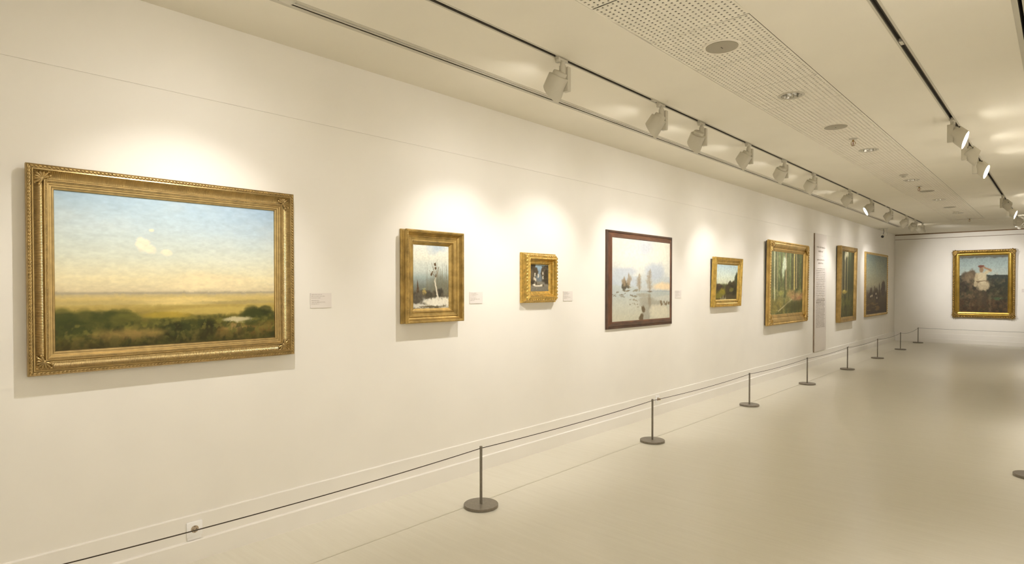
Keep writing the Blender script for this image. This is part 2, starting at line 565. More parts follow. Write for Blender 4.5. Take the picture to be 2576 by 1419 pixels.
def sprinkler_meshes():
    bm = bmesh.new()
    lathe(bm, [(0.012, 0.0), (0.040, -0.001), (0.041, -0.004), (0.030, -0.008), (0.010, -0.010)], 20, False, True)
    esc = bm_mesh(bm, 'escutcheon', 40)
    esc.materials.append(M_FIX)
    bm = bmesh.new()
    lathe(bm, [(0.009, -0.008), (0.009, -0.022), (0.013, -0.022), (0.013, -0.028), (0.006, -0.030)], 12)
    for s in (-1, 1):
        tube(bm, [(0.010 * s, 0, -0.026), (0.019 * s, 0, -0.036), (0.019 * s, 0, -0.052), (0.006 * s, 0, -0.066)], 0.003, 6)
    bo = bm_mesh(bm, 'frame_body', 40)
    bo.materials.append(M_BRASS)
    bm = bmesh.new()
    lathe(bm, [(0.0025, -0.030), (0.004, -0.045), (0.0025, -0.062)], 8)
    bu = bm_mesh(bm, 'glass_bulb', 40)
    bu.materials.append(mat('bulb_red', (0.25, 0.06, 0.03, 1), 0.1, var=0.05))
    bm = bmesh.new()
    lathe(bm, [(0.006, -0.064), (0.018, -0.068), (0.018, -0.070), (0.005, -0.072)], 12)
    de = bm_mesh(bm, 'deflector', 40)
    de.materials.append(M_BRASS)
    return esc, bo, bu, de
ME_SP = sprinkler_meshes()
for i, (x, y) in enumerate([(2.003, 6.86), (1.99, 10.74), (2.06, 16.5)]):
    t = empty('fire_sprinkler', (x, y, H))
    for nm, me in zip(('escutcheon', 'frame_body', 'glass_bulb', 'deflector'), ME_SP):
        link(nm, me, None, t)
    tag(t, 'small brass pendent fire sprinkler under the perforated ceiling strip, %s of three' % ['nearest', 'middle one', 'farthest'][i], 'sprinkler', 'fire sprinklers')
for i, y in enumerate([9.5, 14.85]):
    t = empty('smoke_detector', (2.0, y, H))
    bm = bmesh.new()
    lathe(bm, [(0.052, 0.001), (0.054, -0.006), (0.050, -0.012), (0.030, -0.014)], 24)
    link('base', bm_mesh(bm, 'base', 40), M_FIX, t)
    bm = bmesh.new()
    lathe(bm, [(0.028, -0.013), (0.030, -0.026), (0.024, -0.036), (0.010, -0.038)], 20)
    link('sensor_chamber', bm_mesh(bm, 'sensor_chamber', 40), M_FIX, t)
    tag(t, 'small round smoke detector in the ceiling strip, %s of two' % ['nearer', 'farther'][i], 'detector', 'smoke detectors')

# ---------------------------------------------------------------- picture spotlights
def spot_meshes():
    out = {}
    bm = bmesh.new()
    box(bm, (-0.009, -0.055, -0.004), (0.009, 0.055, 0.014), 0.0015)
    box(bm, (-0.017, -0.05, -0.020), (0.017, 0.05, -0.003), 0.003)
    out['track_adapter'] = (bm_mesh(bm, 'track_adapter', 40), M_FIX)
    bm = bmesh.new()
    lathe(bm, [(0.017, -0.019), (0.017, -0.033), (0.013, -0.036), (0.006, -0.036)], 20, mtx=Matrix.Translation((0, -0.038, 0)))
    out['locking_knob'] = (bm_mesh(bm, 'locking_knob', 40), M_FIX)
    bm = bmesh.new()
    lathe(bm, [(0.0175, -0.018), (0.0175, -0.044), (0.0225, -0.046), (0.0225, -0.115), (0.015, -0.120)], 20, mtx=Matrix.Translation((0, 0.012, 0)))
    out['stem'] = (bm_mesh(bm, 'stem', 40), M_FIX)
    bm = bmesh.new()
    box(bm, (-0.012, 0.026, -0.212), (0.034, 0.060, -0.052), 0.003)
    out['gear_box'] = (bm_mesh(bm, 'gear_box', 40), M_FIX)
    # head: beam along local -Z, long lip on local +Y
    bm = bmesh.new()
    seg = 32
    rows = []
    for r, z, ob in [(0.030, 0.090, 0), (0.050, 0.086, 0), (0.054, 0.078, 0), (0.054, 0.058, 0), (0.0745, 0.056, 0), (0.077, 0.052, 0), (0.080, -0.036, 1), (0.0765, -0.036, 1), (0.073, 0.010, 0)]:
        rows.append([bm.verts.new((r * math.cos(2 * math.pi * i / seg), r * math.sin(2 * math.pi * i / seg), z - (0.040 * (1 + math.sin(2 * math.pi * i / seg)) if ob else 0))) for i in range(seg)])
    for a, b in zip(rows, rows[1:]):
        for i in range(seg):
            bm.faces.new((a[i], a[(i + 1) % seg], b[(i + 1) % seg], b[i]))
    bm.faces.new(list(reversed(rows[0])))
    out['head'] = (bm_mesh(bm, 'head', 35), M_FIX)
    bm = bmesh.new()
    lathe(bm, [(0.0755, -0.052), (0.0755, -0.050)], 32, False, True)
    bmesh.ops.delete(bm, geom=[v for v in bm.verts if not v.link_faces], context='VERTS')
    # lamp face follows the oblique mouth
    for v in bm.verts:
        v.co.z = -0.018 - 0.038 * (1 + v.co.y / 0.0755)
    out['lamp_face'] = (bm_mesh(bm, 'lamp_face'), M_LAMP)
    bm = bmesh.new()
    lathe(bm, [(0.006, 0.0), (0.0075, 0.003), (0.0075, 0.011), (0.005, 0.013)], 10, mtx=Matrix.Translation((-0.055, -0.058, 0.045)) @ Matrix.Rotation(math.radians(-90), 4, 'Y'))
    out['pivot_screw'] = (bm_mesh(bm, 'pivot_screw', 40), M_FIXD)
    return out
M_LAMP.cycles.emission_sampling = 'NONE'
SPM = spot_meshes()
for k, (me, mm) in SPM.items():
    me.materials.append(mm)

def spotlight(x, y, aim, label, group, side=-1, power=1.0, beam=78, blend=0.85, spill=1.0, flood=0.0):
    t = empty('track_spotlight', (x, y, H))
    flip = (0, 0, 0) if side < 0 else (0, 0, math.pi)
    for nm in ('track_adapter', 'locking_knob', 'stem', 'gear_box'):
        link(nm, SPM[nm][0], None, t, None, flip)
    # the head hangs beside the stem on the side of the beam
    hp = Vector((x + side * 0.047, y, H - 0.152))
    d = (Vector(aim) - hp).normalized()
    zz = -d
    ref = Vector((-side, 0, -0.35))
    yy = (ref - ref.dot(zz) * zz).normalized()
    xx = yy.cross(zz)
    R = Matrix((xx, yy, zz)).transposed()
    hd = link('head', SPM['head'][0], None, t, hp - Vector((x, y, H)), R.to_euler())
    hd.scale = (0.9, 0.9, 0.9)
    link('lamp_face', SPM['lamp_face'][0], None, hd)
    link('pivot_screw', SPM['pivot_screw'][0], None, hd)
    ld = bpy.data.lights.new('beam', 'SPOT')
    ld.energy = SPOT_W * power
    ld.color = SPOT_COL
    ld.spot_size = math.radians(beam)
    ld.spot_blend = blend
    ld.shadow_soft_size = 0.018
    lo = bpy.data.objects.new('beam', ld)
    COL.objects.link(lo)
    lo.parent = hd
    lo.location = (0, 0.03, -0.135)
    if flood > 0:                              # wide stray cone of the same lamp
        fd = bpy.data.lights.new('stray_cone', 'SPOT')
        fd.energy = SPOT_W * power * flood
        fd.color = SPOT_COL
        fd.spot_size = math.radians(140)
        fd.spot_blend = 1.0
        fd.shadow_soft_size = 0.03
        fo = bpy.data.objects.new('stray_cone', fd)
        COL.objects.link(fo)
        fo.parent = hd
        fo.location = (0, 0.03, -0.135)
    if spill > 0:                              # added up-light imitating stray light off the front rim
        sd = bpy.data.lights.new('spill_helper', 'SPOT')
        sd.energy = SPILL_W * spill
        sd.color = SPOT_COL
        sd.spot_size = math.radians(80)
        sd.spot_blend = 1.0
        sd.shadow_soft_size = 0.03
        so = bpy.data.objects.new('spill_helper', sd)
        COL.objects.link(so)
        so.parent = t
        so.location = (side * 0.118, 0.0, -0.185)
        so.rotation_euler = Vector((side * 0.24, -0.05, 0.185)).to_track_quat('-Z', 'Y').to_euler()
    tag(t, label, 'spotlight', group)
    return t

GA, GC = 'spotlights on the left track', 'spotlights on the right track'
ordn = ['nearest', 'second nearest', 'third nearest', 'fourth nearest', 'fifth nearest', 'sixth nearest', 'seventh nearest', 'eighth nearest', 'ninth nearest', 'tenth nearest', 'eleventh nearest', 'farthest']
SA = [(3.141, (0, 3.25, 1.25), 1.0), (4.469, (0, 4.20, 1.3), 0.92), (5.218, (0, 5.85, 1.25), 0.95), (6.330, (0, 6.25, 1.25), 0.75),
      (7.438, (0, 7.95, 1.25), 1.0), (8.582, (0, 8.90, 1.2), 0.45), (10.40, (0, 10.35, 1.3), 0.9), (11.827, (0, 10.75, 1.3), 0.95),
      (13.392, (0, 13.3, 1.4), 1.0), (14.95, (0, 14.9, 1.6), 1.25), (15.971, (0, 17.2, 1.6), 1.1), (16.93, (2.0, YB, 1.75), 0.8)]
for i, (y, aim, p) in enumerate(SA):
    extra = ' showing its bright lit face' if i == 7 else ''
    if i == 11:                                # the last one reaches over to the back wall picture
        spotlight(TA, y, aim, 'farthest cream track spotlight on the left track', GA, -1, 3.3, beam=70, spill=0)
        continue
    spotlight(TA, y, aim, '%s cream track spotlight on the left track%s' % (ordn[i], extra), GA, -1, p, beam=78 if i < 9 else 72, flood=0.27, spill=1.0 if i < 8 else 0)
# the next one along the same track hangs just outside the picture, over the first painting
spotlight(TA, 1.25, (0, 1.15, 1.3), 'cream track spotlight lighting the largest gold-framed painting, at the picture edge', GA, -1, 1.0, flood=0.27, spill=0)
spotlight(TA, -1.2, (0, -1.2, 1.4), 'added unseen fill spotlight behind the viewer on the left track', GA, -1, 0.7, flood=0.3, spill=0)  # invented lamp, added to raise the ambient light

SCL = [(6.69, (XR, 6.62, 1.75), 0.9), (7.706, (XR, 8.05, 1.75), 0.9), (8.698, (XR, 8.40, 1.75), 0.9), (12.736, (XR, 13.8, 1.8), 0.9), (14.229, (XR, 14.0, 1.8), 0.9), (16.251, (2.2, YB, 1.5), 1.35)]
ordc = ['nearest', 'second nearest', 'third nearest', 'fourth nearest', 'fifth nearest', 'farthest']
for i, (y, aim, p) in enumerate(SCL):
    extra = [' with a glowing oval face', ' seen almost edge on', ' with the largest glowing face', ' turned away', ' with a glowing face by the back wall', ' aimed at the back wall'][i]
    spotlight(TC, y, aim, '%s cream spotlight on the right track%s' % (ordc[i], extra), GC, 1, p * (2.1 if i < 3 else 2.6), beam=44 if i == 5 else 94, spill=0.10 if i < 3 else 0)
spotlight(TC, 16.93, (3.2, YB, 1.3), 'cream spotlight at the very end of the right track near the cross slot', GC, 1, 0.6, beam=70, spill=0)
for y, lb in ((-1.6, 'behind the viewer'), (0.6, 'straight above the viewer'), (2.7, 'just ahead of the viewer')):  # made-up lamps out of view, added to brighten the room
    spotlight(TC, y, (XR, y + 0.2, 1.7), 'added fill spotlight on the right track %s, out of view' % lb, GC, 1, 2.8, beam=112, spill=0)

# ---------------------------------------------------------------- paintings: numpy painter
def vnoise(hh, ww, fy, fx, seed):
    g = np.random.default_rng(seed).random((int(fy) + 3, int(fx) + 3))
    y = np.linspace(0, fy, hh)
    x = np.linspace(0, fx, ww)
    yi, xi = y.astype(int), x.astype(int)
    ty, tx = y - yi, x - xi
    ty = (ty * ty * (3 - 2 * ty))[:, None]
    tx = (tx * tx * (3 - 2 * tx))[None, :]
    a = g[np.ix_(yi, xi)]
    b = g[np.ix_(yi, xi + 1)]
    c = g[np.ix_(yi + 1, xi)]
    d = g[np.ix_(yi + 1, xi + 1)]
    return (a * (1 - tx) + b * tx) * (1 - ty) + (c * (1 - tx) + d * tx) * ty

def fbm(hh, ww, fy, fx, seed, o=4):
    s = np.zeros((hh, ww))
    a, t = 1.0, 0.0
    for k in range(o):
        s += a * vnoise(hh, ww, fy * 2 ** k, fx * 2 ** k, seed + k * 17)
        t += a
        a *= 0.55
    return s / t

class Picture:
    """an oil painting as an array; u to the right, v upwards, both 0..1; colours 0..255"""
    def __init__(s, ww, hh, seed):
        s.w, s.h, s.seed = ww, hh, seed
        s.U, s.V = np.meshgrid(np.linspace(0, 1, ww), np.linspace(0, 1, hh))
        s.a = np.zeros((hh, ww, 3))
        s.k = 0
    def n(s, fy, fx, o=4):
        s.k += 1
        return fbm(s.h, s.w, fy, fx, s.seed * 100 + s.k, o)
    def grad(s, stops):
        vs = [q[0] for q in stops]
        for c in range(3):
            s.a[..., c] = np.interp(s.V, vs, [q[1][c] for q in stops])
    def mix(s, mask, col):
        mask = np.clip(mask, 0, 1)[..., None]
        s.a = s.a * (1 - mask) + np.array(col, float) * mask
    def blob(s, u, v, ru, rv, col, soft=0.35, rag=0.5, f=6, op=1.0):
        d = np.sqrt(((s.U - u) / ru) ** 2 + ((s.V - v) / rv) ** 2) + rag * (s.n(f, f) - 0.5) * 2
        s.mix(op * np.clip((1 - d) / soft + 0.5, 0, 1), col)
    def band(s, v0, v1, col, soft=0.02, wob=0.0, f=4, op=1.0):
        e = wob * (s.n(2, f) - 0.5)
        s.mix(op * np.clip((s.V - v0 - e) / soft, 0, 1) * np.clip((v1 + e - s.V) / soft, 0, 1), col)
    def stroke(s, u0, v0, u1, v1, wd, col, op=1.0, asp=1.0, taper=0.0):
        du, dv = (u1 - u0) * asp, v1 - v0
        L2 = du * du + dv * dv + 1e-9
        t = np.clip((((s.U - u0) * asp) * du + (s.V - v0) * dv) / L2, 0, 1)
        d = np.sqrt(((s.U - u0) * asp - t * du) ** 2 + (s.V - v0 - t * dv) ** 2)
        wl = wd * (1 - taper * t)
        s.mix(op * np.clip((wl - d) / (0.5 * wl + 1.0 / s.h) + 0.5, 0, 1), col)
    def grain(s, amt, fy, fx):
        s.a *= (1 + amt * (s.n(fy, fx, 3) - 0.5) * 2)[..., None]
    def foliage(s, v1, cols, fy, fx, op=0.7, thr=0.5, wob=0.08):
        """broken leafy touches of several colours below a wavy line"""
        edge = np.clip((v1 + wob * (s.n(3, 8) - 0.5) * 2 - s.V) / 0.03, 0, 1)
        for c in cols:
            s.mix(op * edge * np.clip((s.n(fy, fx, 3) - thr) * 7, 0, 1), c)
    def warp(s, amt, fy, fx):
        dx = (s.n(fy, fx, 3) - 0.5) * 2 * amt * s.w
        dy = (s.n(fy, fx, 3) - 0.5) * 2 * amt * s.h
        yy, xx = np.mgrid[0:s.h, 0:s.w]
        xi = np.clip(np.rint(xx + dx), 0, s.w - 1).astype(int)
        yi = np.clip(np.rint(yy + dy), 0, s.h - 1).astype(int)
        s.a = s.a[yi, xi]
    def out(s):
        return np.clip(s.a, 0, 255) / 255.0

def scatter(p, cols, n, u0, u1, v0, v1, ru, rv, seed, op=0.7):
    r = np.random.default_rng(seed)
    for i in range(n):
        p.blob(r.uniform(u0, u1), r.uniform(v0, v1), ru * r.uniform(0.6, 1.4), rv * r.uniform(0.6, 1.4), cols[r.integers(len(cols))], 0.5, 0.6, 9, op)

def pic_steppe():
    p = Picture(330, 234, 1)
    p.grad([(0, (64, 54, 22)), (0.12, (84, 76, 30)), (0.25, (170, 148, 76)), (0.325, (206, 183, 116)), (0.355, (186, 170, 130)), (0.375, (214, 200, 160)), (0.45, (230, 217, 172)), (0.6, (212, 215, 194)), (0.8, (190, 205, 206)), (1, (166, 190, 203))])
    p.mix(0.55 * np.clip((p.U - 0.45) * 1.6, 0, 1) * np.clip((p.V - 0.6) * 2.2, 0, 1), (152, 178, 208))
    p.mix(0.30 * np.clip(p.n(5, 4) * 2 - 1, 0, 1) * (p.V > 0.42), (226, 224, 206))
    for u, v, ru, rv in [(0.60, 0.45, 0.10, 0.055), (0.74, 0.43, 0.12, 0.05), (0.56, 0.41, 0.12, 0.03)]:
        p.blob(u, v, ru, rv, (236, 218, 172), 0.8, 0.3, 6, 0.7)
    for u, v, ru, rv in [(0.345, 0.685, 0.030, 0.042), (0.375, 0.655, 0.030, 0.03), (0.45, 0.635, 0.022, 0.022), (0.385, 0.785, 0.012, 0.01)]:
        p.blob(u, v, ru, rv, (240, 230, 200), 0.5, 0.45, 12, 0.95)
    p.band(0.345, 0.368, (160, 150, 128), 0.012, 0.01, 6, 0.7)
    p.blob(0.52, 0.30, 0.22, 0.026, (224, 200, 128), 0.6, 0.3, 5, 0.9)
    p.blob(0.85, 0.285, 0.25, 0.012, (168, 150, 98), 0.7, 0.3, 8, 0.7)
    p.blob(0.15, 0.295, 0.22, 0.014, (186, 166, 108), 0.7, 0.3, 8, 0.7)
    p.blob(0.75, 0.225, 0.30, 0.03, (196, 172, 92), 0.6, 0.3, 6, 0.8)
    p.band(-0.1, 0.205, (92, 86, 32), 0.05, 0.10, 6, 0.9)
    scatter(p, [(60, 66, 26), (48, 52, 20), (84, 84, 34)], 26, 0.0, 0.30, 0.10, 0.22, 0.05, 0.045, 5)
    scatter(p, [(104, 100, 40), (126, 116, 48)], 14, 0.28, 0.60, 0.13, 0.20, 0.05, 0.03, 6)
    p.blob(0.44, 0.205, 0.09, 0.022, (176, 150, 56), 0.6, 0.5, 10, 0.8)
    p.blob(0.33, 0.085, 0.16, 0.04, (142, 116, 60), 0.7, 0.4, 6, 0.75)
    p.blob(0.80, 0.155, 0.09, 0.022, (196, 184, 142), 0.5, 0.35, 8, 0.95)
    p.blob(0.80, 0.075, 0.22, 0.05, (124, 94, 44), 0.8, 0.4, 6, 0.7)
    p.blob(0.78, 0.10, 0.06, 0.03, (168, 140, 84), 0.7, 0.3, 6, 0.7)
    scatter(p, [(62, 66, 26), (50, 54, 22)], 12, 0.80, 1.0, 0.15, 0.22, 0.05, 0.035, 8)
    scatter(p, [(56, 58, 22), (72, 72, 28), (44, 44, 16)], 20, 0.42, 0.64, 0.02, 0.12, 0.05, 0.05, 9)
    p.foliage(0.19, [(58, 62, 26), (112, 106, 46), (78, 78, 32)], 26, 40, 0.75, 0.52, 0.05)
    p.foliage(0.14, [(132, 116, 56), (62, 56, 24)], 18, 26, 0.5, 0.55, 0.04)
    p.blob(0.80, 0.158, 0.08, 0.016, (200, 188, 146), 0.5, 0.35, 8, 0.9)
    p.blob(0.30, 0.09, 0.13, 0.028, (150, 124, 66), 0.7, 0.5, 8, 0.7)
    p.mix(0.5 * np.clip(1 - p.V / 0.09, 0, 1), (46, 38, 14))
    p.warp(0.006, 26, 34)
    p.grain(0.05, 60, 36)
    p.grain(0.02, 110, 80)
    return p.out()

def pic_thaw():
    p = Picture(150, 200, 2)
    p.grad([(0, (206, 200, 178)), (0.16, (206, 202, 184)), (0.2, (104, 98, 80)), (0.35, (120, 124, 112)), (0.5, (160, 172, 164)), (0.66, (196, 202, 188)), (0.8, (222, 220, 200)), (1, (226, 226, 212))])
    p.blob(0.66, 0.98, 0.20, 0.06, (176, 190, 198), 1.2, 0.9, 4, 0.8)
    p.blob(0.52, 0.90, 0.10, 0.06, (188, 198, 200), 1.2, 0.9, 5, 0.6)
    p.blob(0.40, 0.62, 0.5, 0.1, (206, 210, 196), 0.9, 0.5, 4, 0.5)
    r = np.random.default_rng(4)
    for i in range(34):
        u = 0.35 + 0.62 * r.random()
        v0 = 0.20 + 0.05 * r.random()
        p.stroke(u, v0, u + 0.06 * (r.random() - 0.5), v0 + 0.22 + 0.36 * r.random(), 0.006, (126, 118, 92), 0.45, 0.75, 0.7)
    p.blob(0.75, 0.36, 0.28, 0.17, (112, 108, 84), 1.0, 0.6, 8, 0.6)
    scatter(p, [(78, 72, 56), (66, 62, 50)], 12, 0.0, 1.0, 0.17, 0.26, 0.14, 0.05, 3, 0.8)
    p.stroke(0.13, 0.26, 0.12, 0.46, 0.026, (86, 66, 46), 1, 0.75, 0.95)
    p.blob(0.30, 0.26, 0.06, 0.038, (168, 146, 84), 0.5, 0.5, 9)
    p.blob(0.30, 0.315, 0.05, 0.014, (150, 150, 112), 0.3, 0.2, 6)
    p.blob(0.10, 0.17, 0.16, 0.09, (88, 82, 68), 0.4, 0.4, 6)
    p.stroke(0.69, 0.15, 0.60, 0.44, 0.017, (206, 196, 172), 1, 0.75, 0.2)
    p.stroke(0.60, 0.44, 0.68, 0.60, 0.010, (190, 180, 152), 1, 0.75, 0.6)
    for a, b in [(0.50, 0.72), (0.72, 0.66), (0.44, 0.60), (0.63, 0.74)]:
        p.stroke(0.63, 0.50, a, b, 0.005, (96, 76, 50), 0.9, 0.75, 0.4)
    for a, b in [(0.62, 0.64), (0.61, 0.70), (0.53, 0.58), (0.50, 0.54)]:
        p.blob(a, b, 0.025, 0.02, (92, 70, 42), 0.6, 0.5, 10)
    p.blob(0.68, 0.10, 0.36, 0.075, (226, 220, 196), 0.4, 0.35, 6)
    p.blob(0.15, 0.035, 0.20, 0.03, (210, 206, 190), 0.4, 0.4, 8)
    p.blob(0.55, 0.03, 0.30, 0.018, (96, 88, 64), 0.5, 0.5, 8)
    p.blob(0.42, 0.07, 0.12, 0.018, (120, 112, 84), 0.6, 0.5, 9)
    p.foliage(0.30, [(62, 56, 44), (112, 102, 78)], 22, 20, 0.5, 0.55, 0.05)
    p.blob(0.68, 0.095, 0.34, 0.06, (226, 220, 198), 0.5, 0.45, 9)
    p.blob(0.16, 0.045, 0.22, 0.03, (206, 202, 186), 0.4, 0.5, 9)
    p.blob(0.45, 0.03, 0.25, 0.014, (104, 94, 68), 0.6, 0.5, 9, 0.8)
    p.stroke(0.69, 0.13, 0.61, 0.40, 0.014, (210, 200, 176), 1, 0.75, 0.2)
    p.warp(0.012, 22, 18)
    p.grain(0.07, 50, 40)
    return p.out()

def pic_moonlit():
    p = Picture(90, 84, 3)
    p.grad([(0, (112, 108, 94)), (0.2, (128, 122, 106)), (0.4, (120, 116, 104)), (0.55, (122, 134, 140)), (1, (150, 176, 190))])
    scatter(p, [(74, 64, 46), (58, 50, 36), (96, 84, 62)], 22, 0.0, 0.30, 0.25, 1.0, 0.11, 0.10, 3, 0.9)
    scatter(p, [(74, 66, 50), (60, 52, 38), (100, 90, 70)], 20, 0.66, 1.0, 0.35, 0.95, 0.10, 0.10, 4, 0.9)
    p.blob(0.52, 0.50, 0.16, 0.14, (112, 120, 122), 0.6, 0.3, 6)
    p.blob(0.38, 0.72, 0.07, 0.16, (84, 74, 54), 0.4, 0.5, 8)
    p.blob(0.68, 0.75, 0.06, 0.18, (80, 70, 52), 0.4, 0.5, 8)
    for u, v in [(0.30, 0.62), (0.47, 0.58), (0.70, 0.66), (0.26, 0.48), (0.33, 0.44), (0.71, 0.52)]:
        p.blob(u, v, 0.035, 0.06, (214, 204, 180), 0.5, 0.5, 8, 0.9)
    p.blob(0.48, 0.24, 0.27, 0.055, (222, 212, 188), 0.4, 0.3, 7)
    p.blob(0.50, 0.31, 0.24, 0.05, (132, 126, 108), 0.5, 0.3, 7)
    p.blob(0.48, 0.255, 0.10, 0.02, (110, 102, 82), 0.4, 0.3, 7)
    p.blob(0.72, 0.22, 0.05, 0.045, (96, 86, 64), 0.5, 0.4, 7)
    p.blob(0.36, 0.30, 0.05, 0.06, (88, 78, 58), 0.5, 0.4, 7)
    p.warp(0.02, 18, 18)
    p.grain(0.12, 24, 24)
    return p.out()

def pic_snow():
    p = Picture(190, 150, 4)
    p.grad([(0, (196, 192, 166)), (0.2, (190, 190, 172)), (0.34, (176, 182, 172)), (0.37, (192, 194, 186)), (0.45, (188, 194, 190)), (0.62, (206, 208, 198)), (0.8, (222, 220, 202)), (1, (216, 214, 196))])
    p.mix(0.75 * np.clip(p.n(4, 3) * 3.2 - 1.4, 0, 1) * (p.V > 0.55), (232, 228, 208))
    p.blob(0.53, 0.90, 0.14, 0.12, (188, 192, 196), 0.8, 0.5, 6, 0.8)
    p.blob(0.72, 0.60, 0.16, 0.12, (180, 188, 194), 0.7, 0.5, 6, 0.8)
    p.blob(0.22, 0.60, 0.20, 0.05, (184, 190, 194), 0.7, 0.5, 6, 0.8)
    p.blob(0.15, 0.50, 0.3, 0.09, (184, 192, 196), 0.9, 0.4, 5, 0.7)
    p.blob(0.88, 0.42, 0.20, 0.05, (232, 208, 164), 0.7, 0.4, 6, 0.9)
    p.band(0.345, 0.372, (150, 158, 158), 0.01, 0.01, 5, 0.5)
    p.blob(0.12, 0.36, 0.34, 0.075, (180, 186, 178), 0.3, 0.2, 6)
    scatter(p, [(134, 124, 100), (120, 108, 84)], 16, 0.03, 0.42, 0.30, 0.42, 0.03, 0.008, 7, 0.8)
    scatter(p, [(84, 78, 62), (98, 90, 72)], 8, 0.16, 0.27, 0.40, 0.47, 0.03, 0.03, 8, 0.9)
    for u, b, t, w in [(0.62, 0.35, 0.64, 0.036), (0.44, 0.36, 0.58, 0.028), (0.27, 0.42, 0.57, 0.024), (0.19, 0.42, 0.52, 0.020)]:
        p.stroke(u, b, u, t, 0.0045, (122, 104, 80), 0.8, 1.3, 0.6)
        for k in range(14):
            f = 0.12 + 0.85 * k / 13
            p.blob(u + 0.010 * math.sin(9 * f + u * 30), b + (t - b) * f, w * (0.25 + math.sin(math.pi * min(1, f * 1.05)) ** 0.7), 0.018, (150, 132, 104), 0.9, 1.0, 22, 0.40)
    p.blob(0.62, 0.357, 0.05, 0.010, (112, 98, 76), 0.6, 0.6, 12, 0.8)
    for u, v, ru, rv in [(0.52, 0.31, 0.12, 0.025), (0.57, 0.25, 0.14, 0.04), (0.68, 0.20, 0.22, 0.05), (0.60, 0.12, 0.10, 0.06), (0.55, 0.04, 0.08, 0.07)]:
        p.blob(u, v, ru, rv, (164, 160, 142), 0.4, 0.25, 7)
    p.blob(0.62, 0.24, 0.03, 0.08, (136, 124, 100), 0.7, 0.4, 8, 0.6)
    p.blob(0.82, 0.10, 0.19, 0.09, (206, 200, 174), 0.4, 0.35, 6)
    p.blob(0.92, 0.27, 0.20, 0.035, (192, 192, 176), 0.4, 0.3, 6)
    for u, v in [(0.51, 0.14), (0.49, 0.04), (0.47, 0.01)]:
        p.blob(u, v, 0.035, 0.045, (106, 92, 68), 0.4, 0.5, 9)
    scatter(p, [(120, 104, 76)], 10, 0.83, 0.98, 0.18, 0.22, 0.012, 0.015, 6, 0.9)
    scatter(p, [(142, 130, 106)], 10, 0.28, 0.44, 0.17, 0.26, 0.015, 0.008, 5, 0.8)
    p.warp(0.010, 30, 26)
    p.grain(0.05, 50, 50)
    return p.out()

def pic_creek():
    p = Picture(110, 90, 5)
    p.grad([(0, (96, 84, 44)), (0.25, (84, 78, 40)), (0.42, (96, 96, 60)), (0.48, (212, 214, 182)), (0.7, (210, 220, 204)), (1, (178, 200, 204))])
    scatter(p, [(62, 56, 34), (74, 64, 40), (52, 48, 30)], 26, 0.50, 1.0, 0.15, 0.46, 0.09, 0.09, 3, 0.9)
    scatter(p, [(86, 70, 50), (70, 58, 42)], 10, 0.0, 0.26, 0.26, 0.42, 0.09, 0.05, 4, 0.9)
    for u, t in [(0.30, 0.5), (0.36, 0.52), (0.50, 0.62), (0.62, 0.56), (0.86, 0.66), (0.05, 0.56)]:
        p.stroke(u, 0.36, u, t, 0.014, (70, 72, 46), 1, 1.4, 0.95)
    p.blob(0.97, 0.60, 0.10, 0.20, (70, 74, 50), 0.5, 0.5, 8)
    p.blob(0.32, 0.23, 0.13, 0.09, (140, 128, 40), 0.6, 0.5, 8, 0.9)
    p.blob(0.14, 0.12, 0.17, 0.07, (124, 116, 44), 0.6, 0.5, 8, 0.9)
    p.blob(0.74, 0.28, 0.10, 0.06, (118, 114, 54), 0.7, 0.5, 8, 0.8)
    p.blob(0.70, 0.08, 0.30, 0.05, (78, 68, 46), 0.6, 0.4, 8, 0.9)
    for u in (0.24, 0.30, 0.36, 0.42, 0.47):
        p.stroke(u, -0.01, u, 0.10 + 0.05 * math.sin(u * 40), 0.022, (206, 200, 174), 0.95, 1.4, 0.9)
    p.warp(0.015, 22, 18)
    p.grain(0.10, 30, 26)
    return p.out()

def forest(ww, hh, seed, bright, trunks, sunny):
    p = Picture(ww, hh, seed)
    p.grad([(0, (104 * bright, 98 * bright, 52 * bright)), (0.2, (118 * bright, 110 * bright, 62 * bright)), (0.38, (110 * bright, 106 * bright, 62 * bright)), (0.45, (96 * bright, 98 * bright, 58 * bright)), (1, (104 * bright, 112 * bright, 70 * bright))])
    p.mix(0.75 * np.clip(p.n(5, 26) * 3 - 1.2, 0, 1), (66 * bright, 72 * bright, 44 * bright))
    p.mix(0.5 * np.clip(p.n(9, 14) * 3.4 - 1.9, 0, 1), (150 * bright, 156 * bright, 104 * bright))
    r = np.random.default_rng(seed)
    for i in range(26):
        u = r.random()
        p.stroke(u, 0.38 + 0.08 * r.random(), u + 0.02 * (r.random() - 0.5), 1.02, 0.006 + 0.008 * r.random(), (76 * bright, 70 * bright, 48 * bright), 0.6, ww / hh)
    for u, b, w, c in trunks:
        p.stroke(u, b, u - 0.02, 1.02, w, c, 0.95, ww / hh, 0.35)
    for u, v, ru, rv, c in sunny:
        p.blob(u, v, ru, rv, c, 0.8, 0.6, 8, 0.85)
    p.mix(0.55 * np.clip(p.n(12, 12) * 3 - 1.6, 0, 1) * (p.V < 0.38), (62 * bright, 62 * bright, 36 * bright))
    p.mix(0.5 * np.clip(p.n(16, 10) * 3 - 1.7, 0, 1) * (p.V < 0.38), (168 * bright, 158 * bright, 98 * bright))
    p.grain(0.14, 60, 40)
    return p

